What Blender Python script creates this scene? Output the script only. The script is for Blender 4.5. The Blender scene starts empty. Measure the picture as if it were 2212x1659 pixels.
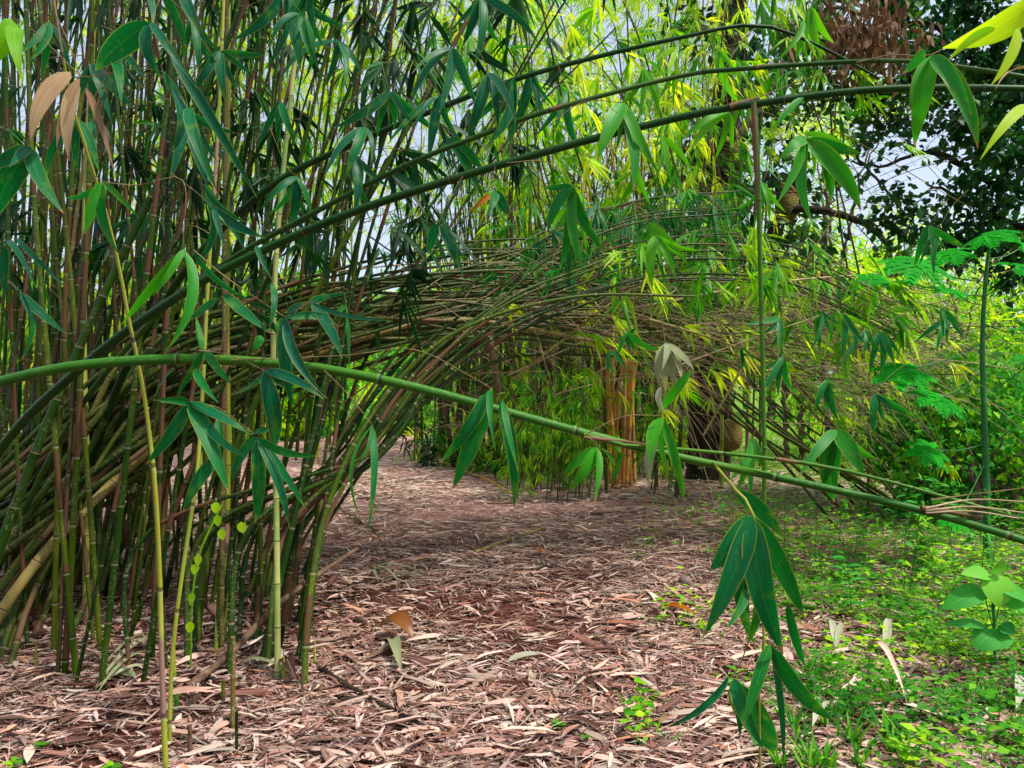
import bpy, math, random
import numpy as np
from mathutils import Vector, noise as mn
random.seed(7); RNG = np.random.default_rng(7)
C = bpy.context.scene.collection
F = 1659.0; CX, CY, CAMH = 1106.0, 829.5, 1.5
R = random.uniform
def at(x, y, Y): return np.array([(x-CX)/F*Y, Y, CAMH-(y-CY)/F*Y])
def gh(x, y): return 0.03*math.sin(x*1.3+0.4*y)+0.025*math.sin(y*0.9-0.7*x+1)
def gv(x, y): return 0.03*np.sin(x*1.3+0.4*y)+0.025*np.sin(y*0.9-0.7*x+1)
def onground(x, y):
    Y = CAMH*F/(y-CY); X = (x-CX)/F*Y
    return np.array([X, Y, gh(X, Y)])
def norm(v): return v/np.maximum(np.linalg.norm(v, axis=-1, keepdims=True), 1e-9)

# ------------------------------------------------------------------ materials
def newmat(name):
    m = bpy.data.materials.new(name); m.use_nodes = True
    nt = m.node_tree; nt.nodes.clear()
    return m, nt
class N:
    def __init__(s, nt): s.nt = nt
    def __call__(s, t, ins=None, **kw):
        n = s.nt.nodes.new(t)
        for k, v in kw.items(): setattr(n, k, v)
        for k, v in (ins or {}).items():
            if isinstance(v, bpy.types.NodeSocket): s.nt.links.new(v, n.inputs[k])
            else: n.inputs[k].default_value = v
        return n
    def math(s, op, a, b=0.0, c=0.0, clamp=False):
        n = s('ShaderNodeMath', {0: a, 1: b, 2: c}, operation=op); n.use_clamp = clamp
        return n.outputs[0]
    def ramp(s, fac, stops, interp='LINEAR'):
        n = s('ShaderNodeValToRGB', {0: fac}); cr = n.color_ramp; cr.interpolation = interp
        while len(cr.elements) < len(stops): cr.elements.new(0.5)
        for e, (p, c) in zip(cr.elements, stops): e.position = p; e.color = (*c, 1)
        return n.outputs[0]
    def mix(s, f, a, b, bt='MIX'):
        n = s('ShaderNodeMix', data_type='RGBA', blend_type=bt)
        for k, v in ((0, f), (6, a), (7, b)):
            if isinstance(v, bpy.types.NodeSocket): s.nt.links.new(v, n.inputs[k])
            else: n.inputs[k].default_value = v if k == 0 else (*v, 1)
        return n.outputs[2]

def leaf_mat(name, stops, rough=0.42, trans=0.4, transcol=None, veins=0.25, spots=0.0, edge=None, spec=0.2, streak=0.0, litter=False):
    m, nt = newmat(name); n = N(nt)
    tint = n('ShaderNodeAttribute', attribute_name='tint').outputs['Fac']
    uv = n('ShaderNodeUVMap').outputs[0]; sep = n('ShaderNodeSeparateXYZ', {0: uv})
    u, v = sep.outputs[0], sep.outputs[1]
    pos = n('ShaderNodeNewGeometry').outputs['Position']
    nz = n('ShaderNodeTexNoise', {'Vector': pos, 'Scale': 9.0, 'Detail': 3.0}).outputs[0]
    t2 = n.math('ADD', tint, n.math('MULTIPLY', n.math('SUBTRACT', nz, 0.5), 0.35), clamp=True)
    col = n.ramp(t2, stops)
    if litter:
        wn = n('ShaderNodeTexWhiteNoise', {'W': n.math('MULTIPLY', tint, 977.0)}, noise_dimensions='1D').outputs[0]
        hue = n.ramp(wn, [(0.0, (0.55, 0.6, 0.55)), (0.25, (0.6, 0.42, 0.4)), (0.4, (1.0, 0.95, 0.85)), (0.6, (1.0, 1.0, 1.0)), (0.8, (0.8, 0.85, 0.8)), (0.95, (0.95, 0.6, 0.4)), (1.0, (0.7, 0.9, 0.5))], 'CONSTANT')
        col = n.mix(1.0, col, hue, 'MULTIPLY')
    # fine parallel veins
    vec = n('ShaderNodeCombineXYZ', {0: n.math('MULTIPLY', u, 26.0), 1: n.math('MULTIPLY', v, 1.5), 2: n.math('MULTIPLY', tint, 40.0)}).outputs[0]
    vn = n('ShaderNodeTexNoise', {'Vector': vec, 'Scale': 1.0, 'Detail': 2.0}).outputs[0]
    f = n.math('MULTIPLY', n.math('SUBTRACT', vn, 0.35, clamp=True), veins*5, clamp=True)
    col = n.mix(n.math('MULTIPLY', f, 0.6), col, (0.0, 0.0, 0.0) if not streak else (0.06, 0.035, 0.02))
    mid = n.math('LESS_THAN', n.math('ABSOLUTE', n.math('SUBTRACT', u, 0.5)), 0.022)
    col = n.mix(n.math('MULTIPLY', mid, 0.3), col, stops[-1][1])
    if edge:
        e = n.math('GREATER_THAN', n.math('ABSOLUTE', n.math('SUBTRACT', u, 0.5)), 0.455)
        e2 = n.math('MAXIMUM', e, n.math('GREATER_THAN', v, 0.96))
        col = n.mix(n.math('MULTIPLY', e2, 0.7), col, edge)
    if spots:
        bl = n('ShaderNodeTexNoise', {'Vector': pos, 'Scale': 16.0, 'Detail': 2.0}).outputs[0]
        bf = n.math('MULTIPLY', n.math('SUBTRACT', n.math('ADD', bl, n.math('MULTIPLY', n.math('POWER', v, 5.0), 0.2)), 0.6, clamp=True), 5.0, clamp=True)
        col = n.mix(n.math('MULTIPLY', bf, 0.6), col, (0.16, 0.3, 0.015))
        tip = n.math('MULTIPLY', n.math('GREATER_THAN', n.math('ADD', v, n.math('MULTIPLY', bl, 0.12)), 1.0), n.math('GREATER_THAN', n.math('FRACT', n.math('MULTIPLY', tint, 37.0)), 0.45))
        col = n.mix(tip, col, (0.3, 0.17, 0.06))
        sp = n('ShaderNodeTexNoise', {'Vector': pos, 'Scale': 60.0, 'Detail': 2.0}).outputs[0]
        col = n.mix(n.math('MULTIPLY', n.math('GREATER_THAN', sp, 0.66), spots), col, (0.35, 0.22, 0.05))
    bs = n('ShaderNodeBsdfPrincipled', {'Base Color': col, 'Roughness': rough, 'Specular IOR Level': spec})
    bmp = n('ShaderNodeBump', {'Height': vn, 'Strength': 0.35, 'Distance': 0.003}); nt.links.new(bmp.outputs[0], bs.inputs['Normal'])
    out = n('ShaderNodeOutputMaterial')
    if trans > 0:
        tc = n.mix(1.0, col, transcol or (1.0, 1.0, 0.6), 'MULTIPLY')
        tc = n.mix(1.0, tc, (1.9, 1.9, 1.9), 'MULTIPLY')
        tr = n('ShaderNodeBsdfTranslucent', {'Color': tc})
        mx = n('ShaderNodeMixShader', {0: trans, 1: bs.outputs[0], 2: tr.outputs[0]})
        nt.links.new(mx.outputs[0], out.inputs[0])
    else: nt.links.new(bs.outputs[0], out.inputs[0])
    return m

def culm_mat(name, stops, sheath=(0.16, 0.075, 0.035), amount=0.45, rough=0.4, mottle=0.35, band=0.4, pale=(0.42, 0.42, 0.2), bw=1.0):
    m, nt = newmat(name); n = N(nt)
    tint = n('ShaderNodeAttribute', attribute_name='tint').outputs['Fac']
    uv = n('ShaderNodeUVMap').outputs[0]; sep = n('ShaderNodeSeparateXYZ', {0: uv})
    u, v = sep.outputs[0], sep.outputs[1]
    pos = n('ShaderNodeNewGeometry').outputs['Position']
    fr = n.math('FRACT', v); fl = n.math('FLOOR', v)
    seed = n.math('ADD', fl, n.math('MULTIPLY', tint, 91.7))
    wn = n('ShaderNodeTexWhiteNoise', {'W': seed}, noise_dimensions='1D').outputs[0]
    nz = n('ShaderNodeTexNoise', {'Vector': pos, 'Scale': 7.0, 'Detail': 4.0, 'Roughness': 0.6}).outputs[0]
    base = n.ramp(n.math('ADD', n.math('MULTIPLY', tint, 0.7), n.math('MULTIPLY', n.math('SUBTRACT', n.math('ADD', nz, wn), 0.7), 0.35), clamp=True), stops)
    # long fibre streaks
    sv = n('ShaderNodeCombineXYZ', {0: n.math('MULTIPLY', n.math('SINE', n.math('MULTIPLY', u, 6.2832)), 8.0), 1: n.math('MULTIPLY', v, 1.2), 2: n.math('MULTIPLY', n.math('COSINE', n.math('MULTIPLY', u, 6.2832)), 8.0)}).outputs[0]
    st = n('ShaderNodeTexNoise', {'Vector': sv, 'Scale': 1.2, 'Detail': 3.0}).outputs[0]
    base = n.mix(n.math('MULTIPLY', n.math('SUBTRACT', st, 0.45, clamp=True), 1.6, clamp=True), base, stops[0][1])
    # lichen mottling
    mo = n('ShaderNodeTexNoise', {'Vector': pos, 'Scale': 95.0, 'Detail': 3.0}).outputs[0]
    mo2 = n('ShaderNodeTexNoise', {'Vector': pos, 'Scale': 5.0, 'Detail': 1.0}).outputs[0]
    mk = n.math('MULTIPLY', n.math('GREATER_THAN', mo, 0.58), n.math('GREATER_THAN', mo2, 0.5))
    base = n.mix(n.math('MULTIPLY', mk, mottle), base, pale)
    # papery sheath clasping the lower part of some internodes
    lim = n.math('MULTIPLY', n.math('SUBTRACT', wn, 1-amount, clamp=True), 1.5/max(amount, 0.01))
    rag = n.math('MULTIPLY', n.math('SUBTRACT', st, 0.5), 0.25)
    sm = n.math('LESS_THAN', n.math('ADD', fr, rag), n.math('MINIMUM', lim, 0.93))
    sm = n.math('MULTIPLY', sm, n.math('GREATER_THAN', lim, 0.03))
    shc = n.mix(n.math('MULTIPLY', st, 0.9), sheath, tuple(min(1, c*2.6) for c in sheath))
    col = n.mix(sm, base, shc)
    ring = n.math('LESS_THAN', n.math('ABSOLUTE', n.math('SUBTRACT', fr, 0.02*bw)), 0.018*bw)
    col = n.mix(n.math('MULTIPLY', ring, 0.75), col, (0.03, 0.018, 0.01))
    bd = n.math('GREATER_THAN', fr, 1-0.03*bw)
    col = n.mix(n.math('MULTIPLY', bd, band), col, pale)
    bs = n('ShaderNodeBsdfPrincipled', {'Base Color': col, 'Roughness': n.math('ADD', rough, n.math('MULTIPLY', sm, 0.35)), 'Specular IOR Level': 0.18})
    bmp = n('ShaderNodeBump', {'Height': n.math('ADD', st, n.math('MULTIPLY', sm, 0.8)), 'Strength': 0.35, 'Distance': 0.002}); nt.links.new(bmp.outputs[0], bs.inputs['Normal'])
    out = n('ShaderNodeOutputMaterial'); nt.links.new(bs.outputs[0], out.inputs[0])
    return m

def rough_mat(name, stops, scale=6.0, stretch=(1, 1, 1), bump=0.6, dist=0.02, rough=0.9, detail=6.0, voro=0):
    m, nt = newmat(name); n = N(nt)
    co = n('ShaderNodeTexCoord').outputs['Object']
    mp = n('ShaderNodeMapping', {0: co, 3: stretch}).outputs[0]
    nz = n('ShaderNodeTexNoise', {'Vector': mp, 'Scale': scale, 'Detail': detail, 'Roughness': 0.65}).outputs[0]
    h = nz
    if voro:
        vo = n('ShaderNodeTexVoronoi', {'Vector': co, 'Scale': float(voro)}).outputs[0]
        h = n.math('SUBTRACT', 1.0, vo)
        nz = n.math('ADD', n.math('MULTIPLY', nz, 0.5), n.math('MULTIPLY', h, 0.5))
    col = n.ramp(nz, stops)
    bs = n('ShaderNodeBsdfPrincipled', {'Base Color': col, 'Roughness': rough, 'Specular IOR Level': 0.25})
    bmp = n('ShaderNodeBump', {'Height': h, 'Strength': bump, 'Distance': dist}); nt.links.new(bmp.outputs[0], bs.inputs['Normal'])
    out = n('ShaderNodeOutputMaterial'); nt.links.new(bs.outputs[0], out.inputs[0])
    return m

M = {}
M['leaf_dark'] = leaf_mat('leaf_dark', [(0, (0.001, 0.022, 0.007)), (0.5, (0.003, 0.06, 0.008)), (1, (0.02, 0.16, 0.008))], rough=0.45, trans=0.22, veins=0.2)  # bamboo leaf darkened; the canopy's shade is put into its colour
M['leaf_near'] = leaf_mat('leaf_near', [(0, (0.003, 0.115, 0.06)), (0.5, (0.004, 0.19, 0.02)), (1, (0.06, 0.36, 0.008))], rough=0.38, trans=0.3, veins=0.3, spots=0.12, edge=(0.25, 0.3, 0.03), transcol=(0.7, 1.0, 0.4))
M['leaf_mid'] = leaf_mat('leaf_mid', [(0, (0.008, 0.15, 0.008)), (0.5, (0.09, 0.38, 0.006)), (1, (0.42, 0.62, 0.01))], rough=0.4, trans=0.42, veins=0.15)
M['leaf_lime'] = leaf_mat('leaf_lime', [(0, (0.07, 0.36, 0.006)), (0.4, (0.38, 0.62, 0.006)), (1, (0.72, 0.76, 0.03))], rough=0.45, trans=0.5, veins=0.1)  # bamboo leaf brightened; the backlit glow behind the arch is in its colour
M['leaf_dry'] = leaf_mat('leaf_dry', [(0, (0.10, 0.04, 0.02)), (0.5, (0.28, 0.16, 0.08)), (1, (0.45, 0.34, 0.18))], rough=0.7, trans=0.15, veins=0.4, streak=1, transcol=(1, .8, .5))
M['leaf_pale'] = leaf_mat('leaf_pale', [(0, (0.22, 0.27, 0.12)), (0.5, (0.34, 0.36, 0.2)), (1, (0.5, 0.5, 0.38))], rough=0.6, trans=0.2, veins=0.35, streak=1)
M['leaf_orange'] = leaf_mat('leaf_orange', [(0, (0.35, 0.07, 0.005)), (1, (0.65, 0.22, 0.01))], rough=0.6, trans=0.3)
M['leaf_brown'] = leaf_mat('leaf_brown', [(0, (0.12, 0.035, 0.008)), (1, (0.3, 0.12, 0.03))], rough=0.3, trans=0.05)
M['leaf_round'] = leaf_mat('leaf_round', [(0, (0.004, 0.03, 0.012)), (0.6, (0.012, 0.09, 0.02)), (1, (0.08, 0.22, 0.02))], rough=0.4, trans=0.25, veins=0.05)
M['leaf_papaya'] = leaf_mat('leaf_papaya', [(0, (0.004, 0.2, 0.01)), (1, (0.02, 0.42, 0.015))], rough=0.6, spec=0.08, trans=0.35, veins=0.08, transcol=(0.6, 1, 0.3))
M['leaf_broad'] = leaf_mat('leaf_broad', [(0, (0.02, 0.22, 0.03)), (0.6, (0.07, 0.38, 0.04)), (1, (0.2, 0.52, 0.05))], rough=0.5, spec=0.1, trans=0.3, veins=0.08)
M['herb'] = leaf_mat('herb', [(0, (0.008, 0.11, 0.006)), (0.5, (0.06, 0.31, 0.006)), (1, (0.38, 0.62, 0.008))], rough=0.5, trans=0.35, veins=0.0)
M['grass'] = leaf_mat('grass', [(0, (0.06, 0.25, 0.01)), (1, (0.3, 0.55, 0.03))], rough=0.5, trans=0.4, veins=0.0)
M['flower'] = leaf_mat('flower', [(0, (0.6, 0.05, 0.1)), (1, (0.8, 0.25, 0.3))], rough=0.6, trans=0.3, veins=0.0)
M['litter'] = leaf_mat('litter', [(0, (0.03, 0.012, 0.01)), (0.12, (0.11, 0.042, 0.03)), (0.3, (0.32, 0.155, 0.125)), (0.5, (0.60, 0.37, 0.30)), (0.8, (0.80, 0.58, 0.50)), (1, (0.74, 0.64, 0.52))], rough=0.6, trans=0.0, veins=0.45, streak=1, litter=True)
M['culm'] = culm_mat('culm', [(0, (0.003, 0.016, 0.001)), (0.4, (0.014, 0.052, 0.002)), (0.75, (0.055, 0.1, 0.002)), (1, (0.14, 0.16, 0.005))], amount=0.3, mottle=0.2, sheath=(0.06, 0.027, 0.013))  # dark olive green, deepened so the colour carries the thicket's shade
M['culm_top'] = culm_mat('culm_top', [(0, (0.004, 0.03, 0.004)), (0.5, (0.014, 0.075, 0.006)), (1, (0.06, 0.13, 0.01))], amount=0.0, mottle=0.15, bw=0.4, rough=0.42, pale=(0.12, 0.18, 0.06))
M['culm_arch'] = culm_mat('culm_arch', [(0, (0.01, 0.035, 0.003)), (0.4, (0.05, 0.085, 0.007)), (0.8, (0.13, 0.115, 0.02)), (1, (0.18, 0.12, 0.035))], amount=0.2, mottle=0.3, pale=(0.3, 0.26, 0.12), sheath=(0.08, 0.045, 0.022))
M['culm_near'] = culm_mat('culm_near', [(0, (0.008, 0.06, 0.006)), (0.5, (0.03, 0.15, 0.008)), (1, (0.12, 0.26, 0.01))], amount=0.0, mottle=0.25, bw=0.4, rough=0.42, pale=(0.2, 0.28, 0.1), sheath=(0.22, 0.09, 0.05))
M['culm_yellow'] = culm_mat('culm_yellow', [(0, (0.14, 0.19, 0.02)), (0.5, (0.32, 0.36, 0.03)), (1, (0.5, 0.45, 0.12))], amount=0.22, mottle=0.15, sheath=(0.16, 0.09, 0.07))
M['culm_gold'] = culm_mat('culm_gold', [(0, (0.42, 0.17, 0.02)), (0.5, (0.62, 0.29, 0.035)), (1, (0.72, 0.42, 0.09))], amount=0.3, mottle=0.3, sheath=(0.2, 0.1, 0.04))
M['culm_olive'] = culm_mat('culm_olive', [(0, (0.02, 0.028, 0.006)), (0.5, (0.06, 0.062, 0.014)), (1, (0.15, 0.12, 0.035))], amount=0.4, mottle=0.3, sheath=(0.07, 0.035, 0.02))
M['culm_mottled'] = culm_mat('culm_mottled', [(0, (0.1, 0.09, 0.02)), (0.5, (0.22, 0.17, 0.04)), (1, (0.33, 0.25, 0.08))], amount=0.1, mottle=0.8, pale=(0.4, 0.36, 0.2))
M['culm_striped'] = culm_mat('culm_striped', [(0, (0.03, 0.2, 0.02)), (0.5, (0.5, 0.46, 0.16)), (1, (0.6, 0.55, 0.25))], amount=0.0, mottle=0.0)
M['twig'] = rough_mat('twig', [(0.3, (0.09, 0.06, 0.02)), (0.7, (0.3, 0.24, 0.1))], 12, dist=.002)
M['twig_dry'] = rough_mat('twig_dry', [(0.3, (0.22, 0.15, 0.08)), (0.7, (0.6, 0.48, 0.28))], 12, dist=.002)
M['twig_dark'] = rough_mat('twig_dark', [(0.3, (0.012, 0.008, 0.006)), (0.7, (0.08, 0.05, 0.03))], 12, dist=.002)
M['stick'] = rough_mat('stick', [(0.3, (0.05, 0.025, 0.015)), (0.7, (0.24, 0.15, 0.09))], 18, dist=.004)
M['bark'] = rough_mat('bark', [(0.25, (0.006, 0.005, 0.004)), (0.5, (0.025, 0.018, 0.012)), (0.75, (0.09, 0.065, 0.04))], 5, (1, 1, .4), dist=.03)
M['bark_grey'] = rough_mat('bark_grey', [(0.3, (0.05, 0.035, 0.025)), (0.7, (0.26, 0.2, 0.14))], 7, (1, 1, .5), dist=.02)
M['jack'] = rough_mat('jack', [(0.2, (0.06, 0.05, 0.01)), (0.6, (0.26, 0.2, 0.04)), (0.9, (0.36, 0.3, 0.09))], 3, bump=1.0, dist=.03, voro=55)
M['papaya_stem'] = rough_mat('papaya_stem', [(0.3, (0.01, 0.09, 0.02)), (0.7, (0.05, 0.22, 0.05))], 10, dist=.004, rough=.5)
M['stone'] = rough_mat('stone', [(0.3, (0.1, 0.07, 0.06)), (0.7, (0.3, 0.2, 0.18))], 14, dist=.01)
def striped(m):
    pass
def mat_of(k): return M[k]

# ------------------------------------------------------------------ mesh helpers
def mk(name, V, Q, mat, parent=None, uv=None, tint=None, smooth=True):
    me = bpy.data.meshes.new(name)
    V = np.asarray(V, dtype=np.float32).reshape(-1, 3); Q = np.asarray(Q, dtype=np.int32).reshape(-1, 4)
    me.vertices.add(len(V)); me.vertices.foreach_set('co', V.ravel())
    me.loops.add(Q.size); me.loops.foreach_set('vertex_index', Q.ravel())
    me.polygons.add(len(Q)); me.polygons.foreach_set('loop_start', np.arange(0, Q.size, 4, dtype=np.int32))
    if smooth: me.polygons.foreach_set('use_smooth', np.ones(len(Q), dtype=bool))
    if uv is not None:
        l = me.uv_layers.new(name='UVMap'); l.data.foreach_set('uv', np.asarray(uv, dtype=np.float32)[Q.ravel()].ravel())
    if tint is not None:
        a = me.attributes.new('tint', 'FLOAT', 'POINT')
        a.data.foreach_set('value', np.broadcast_to(np.asarray(tint, dtype=np.float32), (len(V),)).copy())
    me.update(calc_edges=True)
    me.materials.append(M[mat])
    o = bpy.data.objects.new(name, me); C.objects.link(o)
    if parent is not None: o.parent = parent
    return o
def thing(name, label, cat, group=None, kind=None, loc=(0, 0, 0)):
    o = bpy.data.objects.new(name, None); C.objects.link(o); o.empty_display_size = 0.1
    return tag(o, label, cat, group, kind, loc)
def tag(o, label=None, cat=None, group=None, kind=None, loc=None):
    if label: o['label'] = label
    if cat: o['category'] = cat
    if group: o['group'] = group
    if kind: o['kind'] = kind
    if loc is not None: o['at'] = [float(q) for q in loc]
    return o
def settle():
    # move each thing's Empty to its base, keeping its parts where they stand
    for o in list(C.objects):
        if 'at' in o:
            l = Vector(o['at']); del o['at']; o.location = l
            for c in o.children: c.location = c.location - l

PROF_T = None
def leaf_profile(t, round_=False):
    if round_ == 'strip': return np.clip(t/.06, .25, 1)*np.clip((1-t)/.12, .12, 1)*(.9+.1*np.sin(t*9))
    if round_: return np.sin(np.pi*np.clip(t, 0, 1)**0.8)**0.7
    a = np.sqrt(np.clip(1-(1-np.minimum(t, .3)/.3)**2, 0, 1))
    b = 1-np.clip((t-.3)/.7, 0, 1)**1.9
    return a*b
def leaves(base, d, nrm, L, W, droop, n=3, fold=0.12, side_bend=None, curl=None, round_=False, tint=None):
    """vectorised leaf blades; returns V, Q, uv, tint"""
    N_ = len(base); d = norm(np.asarray(d, float)); nrm = np.asarray(nrm, float)
    s = norm(np.cross(d, nrm)); up = norm(np.cross(s, d))
    t = np.linspace(0, 1, n+1); pr = np.maximum(leaf_profile(t, round_), 0.03)
    L = np.broadcast_to(L, (N_,)); W = np.broadcast_to(W, (N_,)); droop = np.broadcast_to(droop, (N_,))
    c = base[:, None, :]+d[:, None, :]*(L[:, None]*t)[:, :, None]
    c = c+np.array([0, 0, -1.0])*((L*droop)[:, None]*t**2)[:, :, None]
    if side_bend is not None: c = c+s[:, None, :]*((L*side_bend)[:, None]*(t*(1-t))*4)[:, :, None]
    if curl is not None: c = c+up[:, None, :]*((L*curl)[:, None]*(t*(1-t))*4)[:, :, None]
    w = (W[:, None]*pr*0.5)[:, :, None]
    l = c-s[:, None, :]*w+up[:, None, :]*w*fold*2; r = c+s[:, None, :]*w+up[:, None, :]*w*fold*2
    V = np.stack([l, c, r], axis=2)            # N, n+1, 3, 3
    uv = np.zeros((N_, n+1, 3, 2)); uv[..., 0] = [0, .5, 1]; uv[..., 1] = t[None, :, None]
    q = []
    for i in range(n):
        for j in range(2): a = i*3+j; q.append([a, a+1, a+4, a+3])
    q = np.array(q); Q = (q[None]+(np.arange(N_)*(n+1)*3)[:, None, None]).reshape(-1, 4)
    tt = RNG.random(N_) if tint is None else np.broadcast_to(tint, (N_,))
    return V.reshape(-1, 3), Q, uv.reshape(-1, 2), np.repeat(tt, (n+1)*3)
def join(parts):
    V, Q, U, T = [], [], [], []; o = 0
    for v, q, u, t in parts:
        V.append(v); Q.append(np.asarray(q)+o); U.append(u); T.append(np.broadcast_to(t, (len(v),))); o += len(v)
    return np.concatenate(V), np.concatenate(Q), np.concatenate(U), np.concatenate(T)

def fans(org, axis, k=(4, 8), L=(0.14, 0.26), wr=0.13, spread=0.75, droop=(0.1, 0.5), n=3, tint=(0, 1), zsq=1.0):
    """drooping hands of leaves at the given twig ends"""
    org = np.asarray(org); n_f = len(org); cnt = RNG.integers(k[0], k[1]+1, n_f); idx = np.repeat(np.arange(n_f), cnt)
    m = len(idx); ax = norm(np.asarray(axis, float))[idx]
    rnd = norm(RNG.normal(size=(n_f, 3)))[idx]; sd = norm(np.cross(ax, rnd))
    ang = RNG.uniform(-spread, spread, m)[:, None]*1.2
    d = ax*np.cos(ang)+sd*np.sin(ang)+RNG.normal(size=(m, 3))*0.18
    d[:, 2] -= 0.25
    ll = RNG.uniform(*L, m)*RNG.uniform(0.8, 1.15, n_f)[idx]
    nr = norm(np.cross(norm(d), sd)+RNG.normal(size=(m, 3))*0.35)
    b = org[idx]+ax*RNG.uniform(-0.05, 0.05, (m, 1))
    ti = np.clip(RNG.uniform(*tint, n_f)[idx]+RNG.normal(size=m)*0.13, 0, 1)
    return leaves(b, d, nr, ll, ll*wr*RNG.uniform(.8, 1.3, m), RNG.uniform(*droop, m), n=n, fold=0.15, tint=ti)

def spline(pts, step=0.06):
    P = np.asarray(pts, float); k = len(P)
    if k == 2: P = np.array([P[0], (P[0]+P[1])/2, P[1]]); k = 3
    E = np.vstack([2*P[0]-P[1], P, 2*P[-1]-P[-2]]); out = []
    for i in range(k-1):
        a, b, c, d = E[i:i+4]; m = max(2, int(np.linalg.norm(c-b)/step)); t = np.linspace(0, 1, m, endpoint=False)[:, None]
        out.append(0.5*((2*b)+(c-a)*t+(2*a-5*b+4*c-d)*t*t+(3*b-a-3*c+d)*t**3))
    out.append(P[-1:]); return np.concatenate(out)
def tube(path, rad, sides=6, vcoord=None, tint=0.5):
    P = np.asarray(path, float); n = len(P); rad = np.broadcast_to(rad, (n,))
    T = norm(np.gradient(P, axis=0)); ref = np.array([0, 1.0, 0.03])
    if abs(T[n//2] @ norm(ref)) > 0.8: ref = np.array([1.0, 0, 0.05])
    a = norm(np.cross(T, ref)); b = norm(np.cross(T, a))
    th = np.linspace(0, 2*np.pi, sides+1)
    V = P[:, None, :]+(a[:, None, :]*np.cos(th)[None, :, None]+b[:, None, :]*np.sin(th)[None, :, None])*rad[:, None, None]
    if vcoord is None: vcoord = np.linspace(0, 1, n)
    uv = np.zeros((n, sides+1, 2)); uv[..., 0] = th/(2*np.pi); uv[..., 1] = vcoord[:, None]
    i = np.arange(n-1)[:, None]*(sides+1); j = np.arange(sides)[None, :]; q = i+j
    Q = np.stack([q, q+1, q+sides+2, q+sides+1], axis=-1).reshape(-1, 4)
    return V.reshape(-1, 3), Q, uv.reshape(-1, 2), np.full(n*(sides+1), tint)
def culm_geo(pts, r0, r1, inter=0.3, sides=8, tint=None, cap=False, ringf=1.16):
    P = spline(pts, 0.05); seg = np.linalg.norm(np.diff(P, axis=0), axis=1); s = np.concatenate([[0], np.cumsum(seg)]); tot = s[-1]
    nodes = np.arange(R(0.05, 0.9)*inter, tot, inter)
    ss = set(np.arange(0, tot, 0.12).tolist()+[tot])
    ex = []
    for q in nodes: ex += [q-.012, q-.004, q, q+.008, q+.02]
    S = np.unique(np.clip(np.array(sorted(ss)+ex), 0, tot)); S = S[np.concatenate([[True], np.diff(S) > 1e-4])]
    pts_ = np.stack([np.interp(S, s, P[:, i]) for i in range(3)], 1)
    r = r0+(r1-r0)*(S/tot)**1.1
    for q in nodes:
        dd = np.abs(S-q); r = r*(1+(ringf-1)*np.exp(-(dd/.007)**2))
    v = (S-(nodes[0] if len(nodes) else 0))/inter+10
    if tint is None: tint = R(0, 1)
    g = tube(pts_, r, sides, v, tint)
    if cap:
        k = len(pts_); e = pts_[-1]; top = tube(np.array([e, e+norm(pts_[-1]-pts_[-2])*.001]), np.array([r[-1], 0.0005]), sides, np.array([10.5, 10.5]), tint)
        g = join([g, top])
    return g, (lambda f: np.array([np.interp(f*tot, s, P[:, i]) for i in range(3)])), tot

# ------------------------------------------------------------------ camera, light, sky
cam = bpy.data.cameras.new('camera'); co = bpy.data.objects.new('camera', cam); C.objects.link(co)
co.location = (0, 0, CAMH); co.rotation_euler = (math.radians(90), 0, 0)
cam.sensor_width = 36; cam.lens = 27; cam.clip_end = 500; cam.clip_start = 0.05
bpy.context.scene.camera = co
w = bpy.data.worlds.new('World'); bpy.context.scene.world = w; w.use_nodes = True
nt = w.node_tree; bg = nt.nodes['Background']; sky = nt.nodes.new('ShaderNodeTexSky'); sky.sky_type = 'NISHITA'
sky.sun_disc = False; EL, AZ = math.radians(62), math.radians(112)
sky.sun_elevation = EL; sky.sun_rotation = AZ; sky.air_density = 1.0; sky.dust_density = 3.5; sky.ozone_density = 1.6
wm = nt.nodes.new('ShaderNodeMix'); wm.data_type = 'RGBA'; wm.inputs[0].default_value = 0.5; wm.inputs[7].default_value = (3.2, 3.4, 3.9, 1)   # thin bright overcast veil
nt.links.new(sky.outputs[0], wm.inputs[6]); nt.links.new(wm.outputs[2], bg.inputs[0]); bg.inputs[1].default_value = 0.27
sun = bpy.data.lights.new('sun', 'SUN'); so = bpy.data.objects.new('sun', sun); C.objects.link(so)
sun.energy = 5.0; sun.angle = math.radians(3); sun.color = (1, 0.95, 0.86)
dv = Vector((math.sin(AZ)*math.cos(EL), math.cos(AZ)*math.cos(EL), math.sin(EL)))
so.rotation_euler = dv.to_track_quat('Z', 'Y').to_euler()
sc = bpy.context.scene; sc.view_settings.view_transform = 'Standard'; sc.view_settings.look = 'None'; sc.view_settings.exposure = 0
sc.cycles.max_bounces = 8; sc.cycles.diffuse_bounces = 4; sc.cycles.transmission_bounces = 4; sc.cycles.glossy_bounces = 2
sc.cycles.use_denoising = True

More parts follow.
